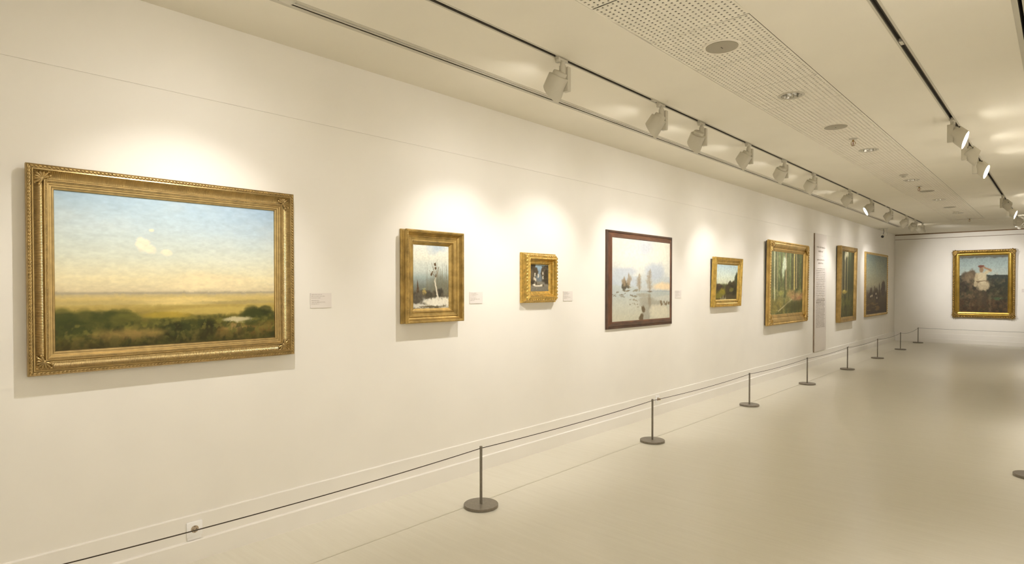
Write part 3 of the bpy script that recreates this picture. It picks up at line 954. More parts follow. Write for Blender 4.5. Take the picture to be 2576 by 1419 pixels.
def pic_forest():
    p = forest(110, 150, 6, 1.12, [(0.12, 0.22, 0.012, (196, 190, 150)), (0.46, 0.40, 0.011, (170, 150, 104)), (0.72, 0.40, 0.013, (206, 184, 108)), (0.79, 0.42, 0.010, (176, 158, 112)), (0.20, 0.30, 0.008, (150, 140, 100))],
               [(0.40, 0.84, 0.05, 0.12, (200, 208, 180)), (0.36, 0.68, 0.04, 0.10, (186, 196, 160)), (0.80, 0.28, 0.22, 0.07, (176, 130, 92)), (0.62, 0.33, 0.10, 0.06, (160, 132, 82)), (0.15, 0.12, 0.25, 0.10, (142, 128, 66)), (0.30, 0.34, 0.10, 0.04, (150, 148, 80))])
    p.stroke(0.24, 0.05, 0.64, 0.23, 0.010, (186, 172, 128), 0.9, 0.73)
    p.blob(0.75, 0.12, 0.28, 0.09, (74, 72, 40), 0.8, 0.5, 8, 0.7)
    return p.out()

def pic_thicket():
    p = forest(60, 140, 7, 0.78, [(0.35, 0.36, 0.016, (132, 122, 84)), (0.52, 0.40, 0.012, (120, 112, 78)), (0.18, 0.34, 0.010, (110, 100, 70))],
               [(0.42, 0.96, 0.12, 0.05, (178, 172, 140)), (0.34, 0.90, 0.06, 0.05, (170, 164, 130)), (0.32, 0.385, 0.18, 0.022, (160, 140, 66)), (0.30, 0.40, 0.07, 0.012, (206, 184, 100)), (0.4, 0.22, 0.4, 0.06, (92, 92, 48))])
    p.blob(0.78, 0.6, 0.22, 0.3, (62, 62, 40), 0.9, 0.4, 6, 0.6)
    return p.out()

def pic_dusk():
    p = Picture(80, 130, 8)
    p.grad([(0, (66, 54, 38)), (0.12, (78, 64, 42)), (0.25, (92, 78, 54)), (0.36, (104, 92, 72)), (0.40, (140, 134, 112)), (0.5, (164, 158, 126)), (0.7, (150, 154, 132)), (1, (112, 124, 114))])
    p.mix(0.4 * np.clip(p.n(6, 5) * 2.4 - 1, 0, 1) * (p.V > 0.4), (172, 166, 130))
    p.band(0.385, 0.40, (92, 84, 72), 0.01, 0.01, 6, 0.8)
    p.blob(0.80, 0.44, 0.10, 0.14, (82, 70, 56), 0.3, 0.35, 8)
    p.blob(0.62, 0.46, 0.03, 0.07, (92, 80, 64), 0.4, 0.4, 8)
    scatter(p, [(78, 64, 48), (90, 76, 56), (64, 52, 40)], 22, 0.05, 0.65, 0.24, 0.40, 0.04, 0.05, 3, 0.85)
    for u, v in [(0.22, 0.30), (0.28, 0.31), (0.50, 0.27), (0.46, 0.34)]:
        p.blob(u, v, 0.028, 0.02, (206, 192, 160), 0.5, 0.4, 9, 0.9)
    scatter(p, [(126, 100, 60), (146, 116, 70)], 12, 0.05, 0.6, 0.06, 0.20, 0.08, 0.012, 6, 0.6)
    p.warp(0.012, 22, 18)
    p.grain(0.08, 50, 24)
    return p.out()

def pic_field_figure():
    p = Picture(140, 180, 9)
    p.grad([(0, (74, 56, 36)), (0.2, (82, 64, 42)), (0.3, (62, 56, 36)), (0.5, (52, 54, 38)), (0.62, (58, 62, 52)), (0.645, (62, 66, 58)), (0.66, (166, 174, 160)), (0.8, (150, 164, 156)), (0.93, (132, 146, 140)), (1, (112, 118, 108))])
    p.mix(0.4 * np.clip(p.n(6, 6) * 2.6 - 1.1, 0, 1) * (p.V > 0.66), (172, 182, 176))
    p.band(0.955, 1.1, (86, 84, 70), 0.012, 0.03, 14, 0.85)
    p.band(0.59, 0.66, (54, 58, 48), 0.012, 0.03, 3, 0.85)
    scatter(p, [(74, 62, 44), (92, 78, 56), (58, 48, 34)], 22, 0.04, 0.36, 0.25, 0.66, 0.10, 0.08, 3, 0.85)
    p.blob(0.24, 0.58, 0.13, 0.12, (124, 106, 78), 0.6, 0.4, 6, 0.8)
    p.blob(0.80, 0.24, 0.18, 0.03, (72, 92, 60), 0.6, 0.5, 9, 0.8)
    p.blob(0.26, 0.33, 0.14, 0.08, (112, 92, 64), 0.7, 0.5, 8, 0.7)
    # a plain standing figure in a pale smock, loosely brushed
    p.foliage(0.60, [(40, 42, 28), (78, 72, 48), (60, 52, 36)], 18, 16, 0.55, 0.52, 0.02)
    p.foliage(0.24, [(98, 74, 48), (60, 44, 28)], 18, 14, 0.5, 0.52, 0.03)
    p.blob(0.44, 0.25, 0.055, 0.15, (84, 70, 48), 0.5, 0.4, 9, 0.9)
    p.blob(0.53, 0.25, 0.05, 0.15, (74, 62, 44), 0.5, 0.4, 9, 0.9)
    p.blob(0.49, 0.46, 0.125, 0.085, (176, 160, 126), 0.4, 0.45, 9)
    p.blob(0.46, 0.60, 0.10, 0.105, (190, 176, 140), 0.4, 0.4, 9)
    p.stroke(0.36, 0.66, 0.34, 0.48, 0.028, (178, 162, 126), 1, 0.78)
    p.stroke(0.55, 0.69, 0.65, 0.735, 0.024, (186, 172, 136), 1, 0.78)
    p.stroke(0.65, 0.735, 0.50, 0.80, 0.016, (150, 116, 84), 1, 0.78)
    p.blob(0.46, 0.755, 0.05, 0.055, (140, 112, 78), 0.5, 0.3, 9)
    p.blob(0.455, 0.805, 0.062, 0.026, (112, 66, 48), 0.5, 0.3, 9)
    p.stroke(0.36, 0.545, 0.60, 0.55, 0.007, (92, 70, 46), 0.8, 0.78)
    p.foliage(0.70, [(150, 132, 100)], 16, 14, 0.25, 0.56, 0.02)
    p.warp(0.016, 22, 18)
    p.band(0.535, 0.55, (86, 66, 44), 0.006, 0.0, 4, 0.0)
    p.grain(0.09, 50, 40)
    return p.out()

def canvas_mesh(name, arr, w_, h_):
    hh, ww = arr.shape[:2]
    xs_ = np.linspace(-w_ / 2, w_ / 2, ww)
    zs_ = np.linspace(0, h_, hh)
    X, Z = np.meshgrid(xs_, zs_)
    co = np.zeros((hh * ww, 3), np.float32)
    co[:, 0] = X.ravel()
    co[:, 2] = Z.ravel()
    idx = np.arange(hh * ww).reshape(hh, ww)
    q = np.stack([idx[:-1, :-1], idx[:-1, 1:], idx[1:, 1:], idx[1:, :-1]], -1).reshape(-1, 4)
    me = bpy.data.meshes.new(name)
    me.vertices.add(len(co))
    me.vertices.foreach_set('co', co.ravel())
    me.loops.add(q.size)
    me.loops.foreach_set('vertex_index', q.ravel().astype(np.int32))
    me.polygons.add(len(q))
    me.polygons.foreach_set('loop_start', np.arange(0, q.size, 4, dtype=np.int32))
    me.update(calc_edges=True)
    a = arr.reshape(-1, 3)
    li = np.where(a <= 0.04045, a / 12.92, ((a + 0.055) / 1.055) ** 2.4)
    c = np.ones((len(li), 4), np.float32)
    c[:, :3] = li
    at = me.color_attributes.new('paint', 'FLOAT_COLOR', 'POINT')
    at.data.foreach_set('color', c.ravel())
    me.materials.append(M_PAINT)
    return me

# ---------------------------------------------------------------- frames
def rail_mesh(name, W, Hh, prof, which):
    """one mitred rail; profile points (inward, off the wall); local x right, z up, front towards -y"""
    bm = bmesh.new()
    A, B = [], []
    for u, d in prof:
        if which == 'top':
            a, b = (-W / 2 + u, Hh - u), (W / 2 - u, Hh - u)
        elif which == 'bottom':
            a, b = (W / 2 - u, u), (-W / 2 + u, u)
        elif which == 'left':
            a, b = (-W / 2 + u, u), (-W / 2 + u, Hh - u)
        else:
            a, b = (W / 2 - u, Hh - u), (W / 2 - u, u)
        A.append(bm.verts.new((a[0], -d, a[1])))
        B.append(bm.verts.new((b[0], -d, b[1])))
    for i in range(len(prof) - 1):
        bm.faces.new((A[i], B[i], B[i + 1], A[i + 1]))
    bm.normal_update()
    me = bpy.data.meshes.new(name)
    bm.to_mesh(me)
    bm.free()
    me.shade_smooth()
    me.set_sharp_from_angle(angle=math.radians(34))
    return me

def ellipsoid(bm, c, axes, rings=4, seg=6):
    """c centre, axes = three vectors (half axes)"""
    ax, ay, az = axes
    top = bm.verts.new(c + az)
    bot = bm.verts.new(c - az)
    rs = []
    for i in range(1, rings):
        t = math.pi * i / rings
        rs.append([bm.verts.new(c + az * math.cos(t) + math.sin(t) * (ax * math.cos(p) + ay * math.sin(p))) for p in [2 * math.pi * k / seg for k in range(seg)]])
    for k in range(seg):
        bm.faces.new((top, rs[0][k], rs[0][(k + 1) % seg]))
        bm.faces.new((bot, rs[-1][(k + 1) % seg], rs[-1][k]))
    for a, b in zip(rs, rs[1:]):
        for k in range(seg):
            bm.faces.new((a[k], b[k], b[(k + 1) % seg], a[(k + 1) % seg]))

def sides(W, Hh, u):
    """four runs at inset u: start, direction, length, inward normal"""
    return {
        'top': (Vector((-W / 2 + u, 0, Hh - u)), Vector((1, 0, 0)), W - 2 * u, Vector((0, 0, -1))),
        'bottom': (Vector((-W / 2 + u, 0, u)), Vector((1, 0, 0)), W - 2 * u, Vector((0, 0, 1))),
        'left': (Vector((-W / 2 + u, 0, u)), Vector((0, 0, 1)), Hh - 2 * u, Vector((1, 0, 0))),
        'right': (Vector((W / 2 - u, 0, u)), Vector((0, 0, 1)), Hh - 2 * u, Vector((-1, 0, 0))),
    }

def ornament_run(rails, W, Hh, u, d, pitch, half, material, name, skew=0.0, jitter=0.0):
    """a row of little carved drops along every rail, one joined part per rail"""
    for which, (p0, dr, L, inn) in sides(W, Hh, u).items():
        bm = bmesh.new()
        n = max(2, int(L / pitch))
        for i in range(n):
            c = p0 + dr * (L * (i + 0.5) / n) + Vector((0, -d, 0))
            j = 1 + jitter * (random.random() - 0.5)
            a = (dr + inn * skew).normalized() * half[0] * j
            b = (inn - dr * skew).normalized() * half[1] * j
            ellipsoid(bm, c, (b, Vector((0, -half[2], 0)), a), 4, 6)
        o = link(name, bm_mesh(bm, name, 60), material, rails[which])
        o['kind'] = 'stuff'

def corner_leaf(parent, W, Hh, u, d, size, material, lobes=7, name='corner_ornament'):
    """fan of carved acanthus lobes over each mitre"""
    for cx, cz in ((-1, -1), (-1, 1), (1, -1), (1, 1)):
        base = Vector((cx * (W / 2 - u - size * 0.50), -d, Hh / 2 + cz * (Hh / 2 - u - size * 0.50)))
        out = Vector((cx, 0, cz)).normalized()
        bm = bmesh.new()
        for i in range(lobes):
            t = (i / (lobes - 1) - 0.5) * 2
            ang = t * math.radians(112)
            dr = Matrix.Rotation(ang, 3, 'Y') @ out
            ln = size * (0.62 - 0.14 * abs(t) + 0.06 * ((i % 2) - 0.5))
            sd = Vector((dr.z, 0, -dr.x))
            c = base + dr * ln * 0.55 + Vector((0, -0.06 * size, 0))
            ellipsoid(bm, c, (sd * size * 0.105, Vector((0, -size * 0.10, 0)), dr * ln * 0.55), 6, 8)
            tip = base + dr * ln * 1.05 + Vector((0, -0.13 * size, 0))
            ellipsoid(bm, tip, (sd * size * 0.10, Vector((0, -size * 0.07, 0)), dr * size * 0.10), 4, 6)
            ellipsoid(bm, base + dr * ln * 0.5 + Vector((0, -0.15 * size, 0)), (sd * size * 0.028, Vector((0, -size * 0.035, 0)), dr * ln * 0.5), 4, 6)
        ellipsoid(bm, base + Vector((0, -0.05 * size, 0)), (Vector((size * 0.15, 0, 0)), Vector((0, -size * 0.12, 0)), Vector((0, 0, size * 0.15))), 6, 8)
        link(name, bm_mesh(bm, name, 50), material, parent)

def framed(loc, rotz, lean, W, Hh, prof, mats, pic, canvas_d, label, group=None, inset=None):
    """a framed painting: Empty at the middle of its lower edge on the wall"""
    t = empty('framed_painting', loc, (lean, 0, rotz))
    rails = {}
    for which in ('top', 'bottom', 'left', 'right'):
        mh = mats[0] if which in ('top', 'bottom') else mats[1]
        me = rail_mesh('frame_rail', W, Hh, prof, which)
        me.materials.append(mh)
        rails[which] = link('frame_rail', me, None, t)
    uw = prof[-1][0] - 0.004 if inset is None else inset
    c = link('canvas', canvas_mesh('canvas', pic, W - 2 * uw, Hh - 2 * uw), None, t, (0, -canvas_d, uw))
    c['label'] = 'painted canvas surface'
    b = boxes('backing_board', [((-W / 2 + 0.012, -min(canvas_d - 0.002, 0.012), 0.012), (W / 2 - 0.012, 0.0, Hh - 0.012))], M_FIXD, t)
    tag(t, label, 'painting', group)
    return t, rails

LW = math.pi / 2              # rotation for things on the left wall
def on_left(y0, y1, z0, off=0.0):
    return (off, 0.5 * (y0 + y1), z0)

# 1 large steppe landscape, old bronze frame
P1 = [(0.010, 0.0), (0.010, 0.022), (0.0, 0.030), (0.0, 0.058), (0.003, 0.063), (0.006, 0.060), (0.018, 0.060), (0.021, 0.065), (0.026, 0.066), (0.028, 0.062),
      (0.034, 0.053), (0.041, 0.046), (0.049, 0.041), (0.057, 0.038), (0.064, 0.038), (0.066, 0.046), (0.069, 0.049), (0.073, 0.049), (0.075, 0.045), (0.079, 0.045),
      (0.082, 0.041), (0.088, 0.040), (0.090, 0.035), (0.098, 0.034), (0.101, 0.029), (0.108, 0.027), (0.112, 0.018)]
W1, H1 = 1.312, 1.000
t, r = framed(on_left(0.499, 1.811, 1.1205), LW, 0, W1, H1, P1[:], (GOLD1, GOLD1), pic_steppe(), 0.020,
              'largest painting at far left, sunlit steppe under blue sky in carved bronze-gold frame')
for which in ('top', 'bottom', 'left', 'right'):
    # the reeded cove is a strip of its own on each rail
    cv = [(u, d + 0.0006) for u, d in P1[9:15]]
    me = rail_mesh('reeded_cove', W1, H1, cv, which)
    me.materials.append(GOLD1H if which in ('top', 'bottom') else GOLD1V)
    link('reeded_cove', me, None, r[which])
ornament_run(r, W1, H1, 0.012, 0.0605, 0.0165, (0.0105, 0.0040, 0.0055), GOLD1, 'carved_rope', skew=0.45, jitter=0.15)
ornament_run(r, W1, H1, 0.077, 0.0455, 0.0075, (0.0034, 0.0018, 0.0022), GOLD1, 'pearl_string')
corner_leaf(t, W1, H1, 0.028, 0.042, 0.070, GOLD1, 9)

# 2 early spring with church, worn ochre frame
P2 = [(0.004, 0.0), (0.0, 0.003), (0.0, 0.014), (0.006, 0.018), (0.012, 0.028), (0.013, 0.042), (0.009, 0.056), (0.004, 0.062), (0.003, 0.080), (0.006, 0.086), (0.016, 0.087), (0.019, 0.083), (0.022, 0.082),
      (0.026, 0.070), (0.031, 0.060), (0.038, 0.053), (0.044, 0.050), (0.047, 0.052), (0.053, 0.052), (0.056, 0.048), (0.066, 0.045), (0.077, 0.044), (0.080, 0.046), (0.085, 0.046), (0.088, 0.038), (0.097, 0.030), (0.105, 0.026), (0.112, 0.016)]
W2, H2 = 0.571, 0.704
t, r = framed(on_left(2.664, 3.235, 1.268), LW, 0, W2, H2, P2, (GOLD2, GOLD2), pic_thaw(), 0.018,
              'upright painting of a bare birch and village snow in deep ochre-gold frame')
ornament_run(r, W2, H2, 0.011, 0.087, 0.0125, (0.0050, 0.0038, 0.0030), GOLD2, 'bead_row', skew=0.5)
ornament_run(r, W2, H2, 0.050, 0.0525, 0.0085, (0.0032, 0.0030, 0.0030), GOLD2, 'bead_row')
ornament_run(r, W2, H2, 0.0825, 0.0465, 0.0085, (0.0030, 0.0026, 0.0026), GOLD2, 'bead_row')

# 3 small winter wood, ornate bright frame
P3 = [(0.0, 0.0), (0.0, 0.020), (0.004, 0.026), (0.010, 0.027), (0.013, 0.036), (0.020, 0.050), (0.030, 0.064), (0.040, 0.074), (0.048, 0.080), (0.055, 0.081), (0.060, 0.074), (0.064, 0.060), (0.069, 0.050), (0.074, 0.047),
      (0.076, 0.040), (0.083, 0.040), (0.086, 0.034), (0.094, 0.033), (0.100, 0.026), (0.106, 0.018)]
W3, H3 = 0.485, 0.457
t, r = framed(on_left(3.990, 4.475, 1.398), LW, 0, W3, H3, P3, (GOLD3, GOLD3), pic_moonlit(), 0.019,
              'smallest painting, grey winter wood in a chunky bright gold carved frame')
ornament_run(r, W3, H3, 0.028, 0.064, 0.030, (0.012, 0.009, 0.008), GOLD3, 'carved_leaf', skew=0.7, jitter=0.3)
ornament_run(r, W3, H3, 0.051, 0.0795, 0.012, (0.0055, 0.004, 0.002), GOLD3, 'carved_edge', jitter=0.4)
ornament_run(r, W3, H3, 0.080, 0.041, 0.016, (0.006, 0.004, 0.003), GOLD3, 'bead_row', skew=0.6)

# 4 snow and stream, dark wooden frame sloping back to the wall
P4 = [(0.0, 0.0), (0.0, 0.016), (0.003, 0.020), (0.020, 0.022), (0.024, 0.018), (0.028, 0.022), (0.044, 0.031), (0.060, 0.038), (0.064, 0.041), (0.072, 0.041), (0.075, 0.036), (0.080, 0.030)]
W4, H4 = 1.443, 1.070
t, r = framed(on_left(5.352, 6.795, 1.087), LW, 0, W4, H4, P4, (WOOD4B, WOOD4B), pic_snow(), 0.031,
              'snowy stream landscape with thin trees in dark brown wooden frame')
for which in ('top', 'bottom', 'left', 'right'):
    me = rail_mesh('outer_band', W4, H4, [(-0.001, 0.0), (-0.001, 0.0165), (0.003, 0.021), (0.020, 0.0232), (0.0235, 0.0195)], which)
    me.materials.append(WOOD4)
    link('outer_band', me, None, r[which])

# 5 small river picture, lemon gold frame hung leaning forward
P5 = [(0.004, 0.0), (0.0, 0.004), (0.0, 0.016), (0.006, 0.022), (0.007, 0.034), (0.0, 0.040), (0.0, 0.052), (0.004, 0.058), (0.012, 0.058), (0.015, 0.052), (0.030, 0.050), (0.034, 0.054), (0.040, 0.053), (0.044, 0.046), (0.056, 0.040),
      (0.072, 0.037), (0.076, 0.041), (0.083, 0.040), (0.087, 0.032), (0.098, 0.028), (0.104, 0.020)]
W5, H5 = 0.945, 0.702
t, r = framed(on_left(7.920, 8.865, 1.263, 0.004), LW, 0.040, W5, H5, P5, (GOLD5, GOLD5), pic_creek(), 0.021,
              'painting of a green riverbank under pale sky, yellow-gold frame tilting off the wall')
ornament_run(r, W5, H5, 0.022, 0.052, 0.020, (0.0065, 0.0055, 0.0045), GOLD5, 'bead_row')
corner_leaf(t, W5, H5, 0.048, 0.040, 0.055, GOLD5, 7)

# 6 birch forest, broad warm gold frame
P6 = [(0.016, 0.0), (0.016, 0.020), (0.0, 0.024), (0.0, 0.052), (0.010, 0.056), (0.010, 0.072), (0.016, 0.080), (0.034, 0.082), (0.040, 0.076), (0.046, 0.078), (0.060, 0.077), (0.080, 0.071), (0.098, 0.061), (0.112, 0.050), (0.122, 0.042),
      (0.130, 0.041), (0.133, 0.047), (0.142, 0.047), (0.146, 0.040), (0.168, 0.035), (0.180, 0.024)]
W6, H6 = 2.005, 1.416
t, r = framed(on_left(9.955, 11.960, 0.904, 0.004), LW, 0.014, W6, H6, P6, (GOLD6, GOLD6), pic_forest(), 0.026,
              'sunny birch forest painting in a broad warm gold frame beside the text panel')
ornament_run(r, W6, H6, 0.024, 0.081, 0.045, (0.018, 0.010, 0.008), GOLD6, 'carved_edge', skew=0.5, jitter=0.4)
corner_leaf(t, W6, H6, 0.036, 0.060, 0.150, GOLD6, 9)

# 7 dark thicket, boxy brown-gold frame
P7 = [(0.0, 0.0), (0.0, 0.080), (0.006, 0.088), (0.020, 0.090), (0.026, 0.084), (0.060, 0.080), (0.066, 0.084), (0.078, 0.083), (0.084, 0.074), (0.096, 0.064), (0.106, 0.050), (0.112, 0.040)]
W7, H7 = 1.345, 1.660
t, r = framed(on_left(14.130, 15.475, 0.777, 0.004), LW, 0.012, W7, H7, P7, (GOLD7, GOLD7), pic_thicket(), 0.042,
              'tall dark forest thicket painting in boxy brown-gold frame past the text panel')
ornament_run(r, W7, H7, 0.043, 0.082, 0.060, (0.022, 0.010, 0.005), GOLD7, 'carved_leaf', skew=0.3, jitter=0.3)

# 8 dusky plain, slim ribbed frame
P8 = [(0.004, 0.0), (0.0, 0.006), (0.0, 0.028), (0.008, 0.036), (0.030, 0.040), (0.040, 0.036), (0.044, 0.038), (0.054, 0.036), (0.060, 0.026)]
W8, H8 = 2.480, 1.615
t, r = framed(on_left(16.600, 19.080, 0.805), LW, 0, W8, H8, P8, (GOLD8P, GOLD8), pic_dusk(), 0.027,
              'dusky brown plain painting in slim ribbed gold frame, last on the long wall')
ornament_run(r, W8, H8, 0.017, 0.039, 0.052, (0.016, 0.014, 0.010), GOLD8P, 'ribbed_bead')

# 9 figure in a field, on the back wall
P9 = [(0.0, 0.0), (0.0, 0.055), (0.008, 0.075), (0.020, 0.088), (0.040, 0.090), (0.052, 0.078), (0.060, 0.068), (0.072, 0.058), (0.088, 0.052), (0.098, 0.056), (0.110, 0.054), (0.116, 0.044), (0.140, 0.036), (0.154, 0.024)]
W9, H9 = 1.315, 1.812
t, r = framed((2.022, YB, 0.728), 0, 0.022, W9, H9, P9, (GOLD9, GOLD9), pic_field_figure(), 0.026,
              'dark painting of a figure in pale smock, ornate gold frame on the back wall')
ornament_run(r, W9, H9, 0.024, 0.085, 0.052, (0.026, 0.020, 0.014), GOLD9D, 'carved_leaf', skew=0.6, jitter=0.5)
for which in ('top', 'bottom', 'left', 'right'):
    me = rail_mesh('outer_moulding', W9, H9, [(-0.002, 0.0), (-0.002, 0.056), (0.007, 0.077), (0.020, 0.090), (0.040, 0.092), (0.052, 0.080), (0.058, 0.072)], which)
    me.materials.append(GOLD9D)
    link('outer_moulding', me, None, r[which])
corner_leaf(t, W9, H9, 0.012, 0.070, 0.150, GOLD9D, 9)

# ---------------------------------------------------------------- wall labels and text panel
def words(bm, x0, x1, z, hgt, rr, y=-0.0012, gap=0.35, letter=0.55):
    """a line of print too small to read: short upright and flat strokes grouped into words"""
    x = x0
    while x < x1 - hgt * 0.4:
        n = rr.integers(2, 9)
        for _ in range(n):
            wl = hgt * rr.uniform(0.45, 0.75)
            if x + wl > x1:
                break
            tall = 1.0 if rr.random() < 0.28 else 0.66
            for a, b, lo, hi in ((x, x + wl * 0.28, 0, tall), (x + wl * 0.28, x + wl * 0.86, 0.44 if rr.random() < 0.5 else 0.0, 0.66 if rr.random() < 0.6 else 0.2)):
                vs = [bm.verts.new(q) for q in ((a, y, z + lo * hgt), (b, y, z + lo * hgt), (b, y, z + hi * hgt), (a, y, z + hi * hgt))]
                bm.faces.new(vs)
            x += wl
        x += hgt * gap

def wall_label(y0, y1, z0, z1, label, seed, loc=None, rotz=LW):
    W, Hh = y1 - y0, z1 - z0
    t = empty('wall_label', loc or (0, 0.5 * (y0 + y1), z0), (0, 0, rotz))
    boxes('card', [((-W / 2, -0.005, 0), (W / 2, 0.0, Hh))], M_CARD, t)
    bm = bmesh.new()
    rr = np.random.default_rng(seed)
    x0 = -W / 2 + 0.008
    for f, wd in ((0.885, 0.50), (0.77, 0.63), (0.655, 0.50), (0.48, 0.44), (0.365, 0.67), (0.245, 0.38)):
        words(bm, x0, x0 + wd * W * rr.uniform(0.85, 1.1), Hh * f, 0.0048, rr, -0.0056)
    me = bpy.data.meshes.new('printed_text')
    bm.to_mesh(me)
    bm.free()
    o = link('printed_text', me, M_INK, t)
    o['kind'] = 'stuff'
    tag(t, label, 'label', 'printed wall labels')
wall_label(1.950, 2.102, 1.405, 1.501, 'small white caption card right of the largest steppe painting', 1)
wall_label(3.367, 3.516, 1.405, 1.500, 'small white caption card right of the birch and snow painting', 2)
wall_label(4.618, 4.769, 1.406, 1.501, 'small white caption card right of the smallest carved gold frame', 3)
wall_label(6.912, 7.071, 1.404, 1.499, 'small white caption card right of the dark wooden frame', 4)
wall_label(8.905, 9.056, 1.405, 1.496, 'white caption card half hidden behind the tilting yellow-gold frame', 5)
wall_label(0, 0.150, 1.405, 1.500, 'white caption card right of the back wall painting, at the picture edge', 6, (2.875, YB, 1.405), 0)

t = empty('text_panel', (0.002, 12.96, 0.264), (0, 0, LW))
boxes('board', [((-0.385, -0.022, 0), (0.385, 0.0, 2.338))], M_CARD, t, 0.002)
boxes('edge_strip', [((-0.389, -0.021, 0.001), (-0.3855, -0.001, 2.337))], mat('panel_edge', (0.33, 0.24, 0.165, 1), 0.7, var=0.1), t)
bm = bmesh.new()
rr = np.random.default_rng(5)
def pz(py):                                  # height on the board from the photographed row
    return (886 - py) / 300.0 * 2.338
for px_, hw, hh_ in ((622, 0.29, 0.042), (632.5, 0.17, 0.042), (654, 0.25, 0.038), (662.5, 0.17, 0.038)):
    words(bm, -hw, hw, pz(px_), hh_, rr, -0.0228)
for q in (-0.16, 0.02):
    words(bm, q, q + 0.14, pz(642), 0.006, rr, -0.0228)
z = pz(676)
for i in range(20):
    words(bm, -0.30 + (0.06 if i == 0 else 0), 0.30 - (0.28 if i == 19 else 0.05 * rr.random()), z, 0.020, rr, -0.0228)
    z -= 0.0352
z = pz(753.5)
for i in range(22):
    words(bm, -0.30 + (0.06 if i == 0 else 0), 0.30 - 0.06 * rr.random(), z, 0.020, rr, -0.0228)
    z -= 0.0266
me = bpy.data.meshes.new('printed_text')
bm.to_mesh(me)
bm.free()
o = link('printed_text', me, M_INK, t)
o['kind'] = 'stuff'
tag(t, 'tall narrow cream text panel standing off the wall between forest paintings', 'text panel')

# ---------------------------------------------------------------- stanchions and cords
def stanchion_meshes():
    bm = bmesh.new()
    lathe(bm, [(0.118, 0.0), (0.121, 0.002), (0.121, 0.019), (0.119, 0.021)], 48)
    base = bm_mesh(bm, 'base', 40)
    base.materials.append(M_STEEL)
    bm = bmesh.new()
    lathe(bm, [(0.0098, 0.021), (0.0098, 0.413)], 20)
    pole = bm_mesh(bm, 'pole', 40)
    pole.materials.append(M_STEEL)
    bm = bmesh.new()
    lathe(bm, [(0.0104, 0.410), (0.0106, 0.413), (0.0106, 0.423), (0.0088, 0.4255)], 20)
    cap = bm_mesh(bm, 'cap', 40)
    cap.materials.append(M_STEEL)
    return base, pole, cap
ME_ST = stanchion_meshes()
def stanchion(x, y, label):
    t = empty('barrier_post', (x, y, 0))
    for nm, me in zip(('base', 'pole', 'cap'), ME_ST):
        link(nm, me, None, t)
    tag(t, label, 'barrier post', 'low grey barrier posts')
    return (x, y)
posts = [(0.605, 0.36), (0.611, 2.905), (0.603, 5.294), (0.611, 7.773), (0.624, 10.109), (0.640, 12.438), (0.650, 14.837), (0.652, 17.30), (0.647, 19.75), (3.38, 19.70)]
plabels = ['grey barrier post just below the lower left picture edge',
           'nearest low grey barrier post in front of the picture wall', 'second nearest grey barrier post, by the second wall socket', 'third nearest grey barrier post along the picture wall',
           'fourth nearest grey barrier post, below the birch forest painting', 'fifth nearest grey barrier post, in front of the text panel', 'sixth nearest grey barrier post along the picture wall',
           'seventh nearest grey barrier post, second from the far corner', 'grey barrier post standing in the far corner', 'grey barrier post at the right end of the back wall rope']
for (x, y), lb in zip(posts, plabels):
    stanchion(x, y, lb)
stanchion(3.425, 6.39, 'grey barrier post at the right picture edge, only its round base showing')

def cord(a, b, sag, label):
    bm = bmesh.new()
    A, B = Vector((a[0], a[1], 0.4100)), Vector((b[0], b[1], 0.4100))
    d = (B - A).normalized()
    A, B = A + d * 0.009, B - d * 0.009
    n = 22
    pts = []
    for i in range(n + 1):
        f = i / n
        p = A.lerp(B, f)
        p.z -= sag * 4 * f * (1 - f)
        pts.append(p)
    tube(bm, pts, 0.0028, 8)
    o = link('barrier_rope', bm_mesh(bm, 'barrier_rope', 80), M_ROPE)
    tag(o, label, 'rope', 'barrier ropes')
sags = [0.022, 0.013, 0.018, 0.017, 0.018, 0.022, 0.034, 0.055, 0.004]
clabels = ['dark barrier rope running off the lower left picture edge', 'dark rope between the nearest and second nearest barrier posts', 'dark rope between the second and third barrier posts',
           'dark rope between the third and fourth barrier posts', 'dark rope between the fourth and fifth barrier posts', 'dark rope between the fifth and sixth barrier posts',
           'drooping rope between the sixth and seventh barrier posts', 'most drooping rope, ending at the far corner post', 'taut dark rope along the back wall']
for a, b, s, lb in zip(posts, posts[1:], sags, clabels):
    cord(a, b, s, lb)

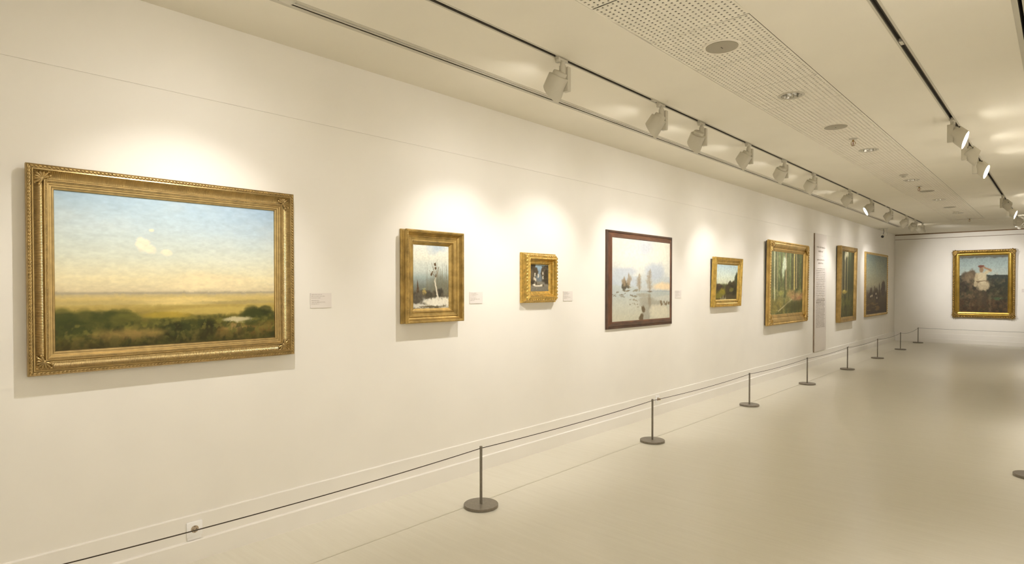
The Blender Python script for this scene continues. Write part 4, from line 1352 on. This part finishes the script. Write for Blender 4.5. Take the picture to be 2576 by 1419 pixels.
# ---------------------------------------------------------------- wall sockets
def socket(y, z, label, plug=False):
    t = empty('wall_socket', (0.0145, y, z), (0, 0, LW))
    boxes('cover_plate', [((-0.042, -0.011, 0), (0.042, 0.0, 0.084))], M_SOCK, t, 0.004)
    boxes('cable_box', [((-0.038, -0.007, -0.018), (0.038, 0.0, 0.002))], M_SOCK, t, 0.002)
    m3 = Matrix.Translation((0, 0, 0.042)) @ Matrix.Rotation(math.radians(90), 4, 'X')
    bm = bmesh.new()
    lathe(bm, [(0.020, 0.0105), (0.0205, 0.0125), (0.017, 0.0125), (0.0165, 0.0112)], 24, False, True, mtx=m3)
    ins = link('round_insert', bm_mesh(bm, 'round_insert', 40), M_SOCKIN, t)
    bm = bmesh.new()
    for s in (-1, 1):
        lathe(bm, [(0.0028, 0.0108), (0.0028, 0.0122)], 10, mtx=Matrix.Translation((0.0095 * s, 0, 0.042)) @ Matrix.Rotation(math.radians(90), 4, 'X'))
    link('pin_holes', bm_mesh(bm, 'pin_holes'), M_FIXD, ins)
    bm = bmesh.new()
    for s in (-1, 1):
        box(bm, (-0.003, -0.0128, 0.042 + s * 0.0155 - 0.002), (0.003, -0.0112, 0.042 + s * 0.0155 + 0.002))
    link('earth_clips', bm_mesh(bm, 'earth_clips'), M_FIXD, ins)
    if plug:
        bm = bmesh.new()
        lathe(bm, [(0.014, 0.012), (0.015, 0.020), (0.012, 0.038), (0.006, 0.048)], 16, mtx=m3)
        link('plug', bm_mesh(bm, 'plug', 40), M_SOCKIN, t)
    tag(t, label, 'socket', 'wall sockets')
socket(1.2305, 0.137, 'white wall socket with round insert above the skirting, nearest the viewer')
socket(6.442, 0.152, 'white wall socket with a plug, behind the second barrier post', True)
socket(15.10, 0.152, 'white wall socket far along the skirting, behind the sixth barrier post')

# ---------------------------------------------------------------- security camera in the far left corner
t = empty('security_camera', (0.20, 17.76, H))
boxes('ceiling_plate', [((-0.12, -0.05, -0.012), (0.07, 0.05, 0.0))], M_FIX, t, 0.002)
boxes('bracket_arm', [((0.044, -0.014, -0.160), (0.060, 0.014, -0.010))], M_FIX, t, 0.003)
boxes('bracket_foot', [((-0.055, -0.012, -0.166), (0.060, 0.012, -0.152))], M_FIX, t, 0.003)
bm = bmesh.new()
tube(bm, [(-0.022, 0, -0.010), (-0.016, 0, -0.05), (-0.012, 0, -0.09), (-0.022, 0, -0.13), (-0.035, 0, -0.165)], 0.006, 8)
link('cable', bm_mesh(bm, 'cable', 60), M_FIXD, t)
aimm = Matrix.Translation((-0.040, 0.0, -0.205)) @ Vector((0.12, -1.0, -0.28)).to_track_quat('Z', 'Y').to_matrix().to_4x4()
bm = bmesh.new()
lathe(bm, [(0.030, -0.075), (0.041, -0.065), (0.043, -0.03), (0.043, 0.022), (0.036, 0.028)], 20, mtx=aimm)
cb = link('camera_body', bm_mesh(bm, 'camera_body', 40), M_FIX, t)
bm = bmesh.new()
lathe(bm, [(0.032, 0.027), (0.030, 0.033), (0.018, 0.040), (0.006, 0.043)], 20, mtx=aimm)
link('lens', bm_mesh(bm, 'lens', 40), mat('lens_black', (0.012, 0.009, 0.006, 1), 0.15, var=0.05), cb)
tag(t, 'small white security camera hanging from the ceiling in the far corner', 'camera')
